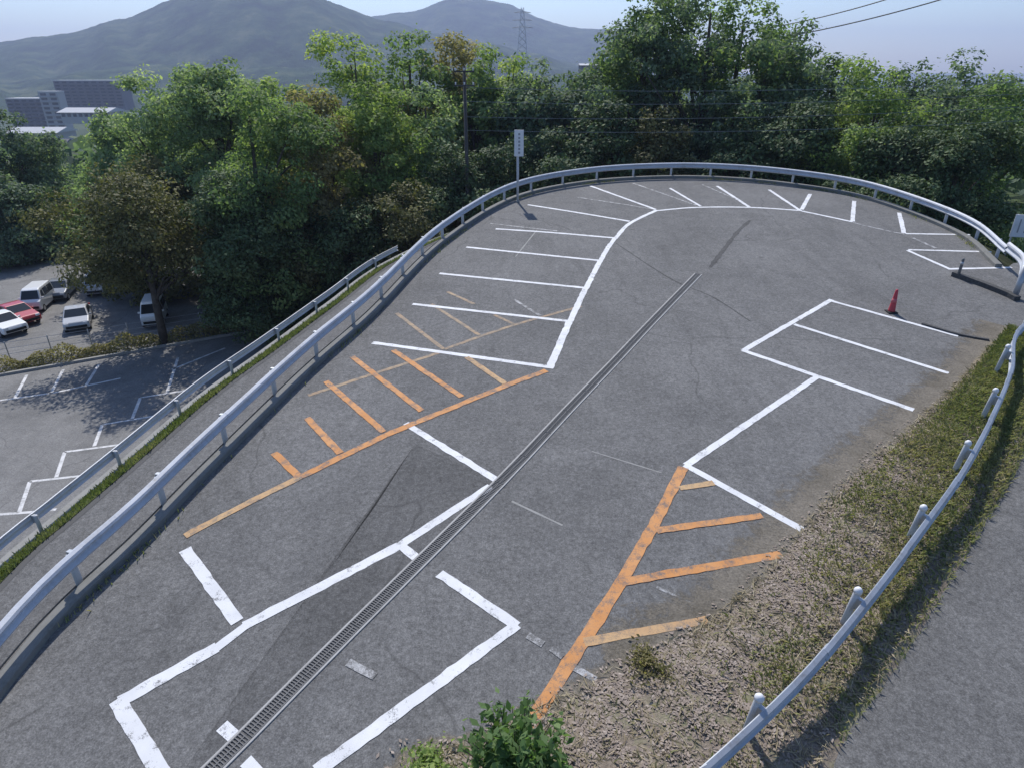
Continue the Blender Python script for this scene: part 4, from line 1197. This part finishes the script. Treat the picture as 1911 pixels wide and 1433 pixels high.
# weeds along the lot kerb
n = 5000
k = rng.uniform(6, len(CURB) - 2, n); i = k.astype(int); fr = (k - i)[:, None]
p = CURB[i] * (1 - fr) + CURB[i + 1] * fr + CN[i] * rng.normal(-0.17, 0.07, (n, 1))
P = np.column_stack([p, [lz(x, y) for x, y in p]])
keep = patchy(P, 0.8, 5.0) + rng.normal(0, .3, n) > 0.45
P = P[keep]
g3_ = link('kerb_weeds', blades('kerb_weeds', P, 0.09, 0.02, rng, np.clip(rng.normal(.5, .25, len(P)), 0, 1), 0.9), M['blade']); tag(g3_, 'sparse weeds growing out of the joint along the kerb', 'weeds', kind='stuff')

# ------------------------------------------------------------------ foreground shrubs
def shrub(label, base, w, h, seed, lf, n_st=26, size=0.11, name='shrub'):
    rng = np.random.default_rng(seed)
    t = empty(name, base); tag(t, label, 'shrub')
    mb = MB(); pts = []; dirs = []; tn = []
    for k in range(n_st):
        a = rng.uniform(0, 6.28); r = w / 2 * rng.uniform(0.15, 1) ; hh = h * rng.uniform(.55, 1.0) * (1 - 0.35 * (r / (w / 2)) ** 2)
        e = Vector((math.cos(a) * r, math.sin(a) * r, hh)); m_ = Vector((e.x * .4, e.y * .4, hh * .6))
        s = Vector((e.x * .12, e.y * .12, 0))
        mb.tube([s, m_, e], [.014, .009, .004], 5)
        q = 34
        tt = rng.uniform(.25, 1.03, q)
        for x in tt:
            c = s.lerp(m_, x * 2) if x < .5 else m_.lerp(e, (x - .5) * 2)
            d = rng.normal(0, 1, 3); d /= np.linalg.norm(d)
            pts.append(np.array(c) + d * rng.uniform(.03, .14)); dirs.append(d * .5 + np.array([0, 0, .5])); tn.append(np.clip(rng.normal(.5, .2), 0, 1))
    mb.build('stems', M['bark'], t)
    link('foliage', leaves_mesh('foliage', np.array(pts), np.array(dirs), size, rng, np.array(tn), 0.5), LEAF[lf], t)
p = lot(965, 1440)
shrub('bright green leafy shrub at the bottom edge of the picture', (p.x, p.y - 0.35, p.z), 1.55, 1.25, 2, 'fern', 95, 0.13)
p = lot(800, 1445)
shrub('low yellowish weed clump left of the bright green shrub', (p.x, p.y - 0.1, p.z), 0.9, 0.35, 4, 'lime', 34, 0.08)
p = lot(1215, 1245)
shrub('small dull weed clump at the foot of the lowest orange hatch line', (p.x, p.y, p.z), 0.9, 0.16, 6, 'olive', 26, 0.06)

# ------------------------------------------------------------------ haze: the air of the valley
hz = MB().box((0, 1500, 100), (12000, 7400, 330)).build('haze', None)
hm = bpy.data.materials.new('haze_air'); hm.use_nodes = True
for x in list(hm.node_tree.nodes):
    if x.type != 'OUTPUT_MATERIAL': hm.node_tree.nodes.remove(x)
pv = hm.node_tree.nodes.new('ShaderNodeVolumePrincipled')
pv.inputs['Color'].default_value = (0.58, 0.68, 0.98, 1)
pv.inputs['Density'].default_value = 0.00025
pv.inputs['Anisotropy'].default_value = 0.2
hm.node_tree.links.new(pv.outputs[0], hm.node_tree.nodes['Material Output'].inputs['Volume'])
hz.data.materials.append(hm)
tag(hz, 'pale blue summer haze filling the valley air', 'haze', kind='stuff')
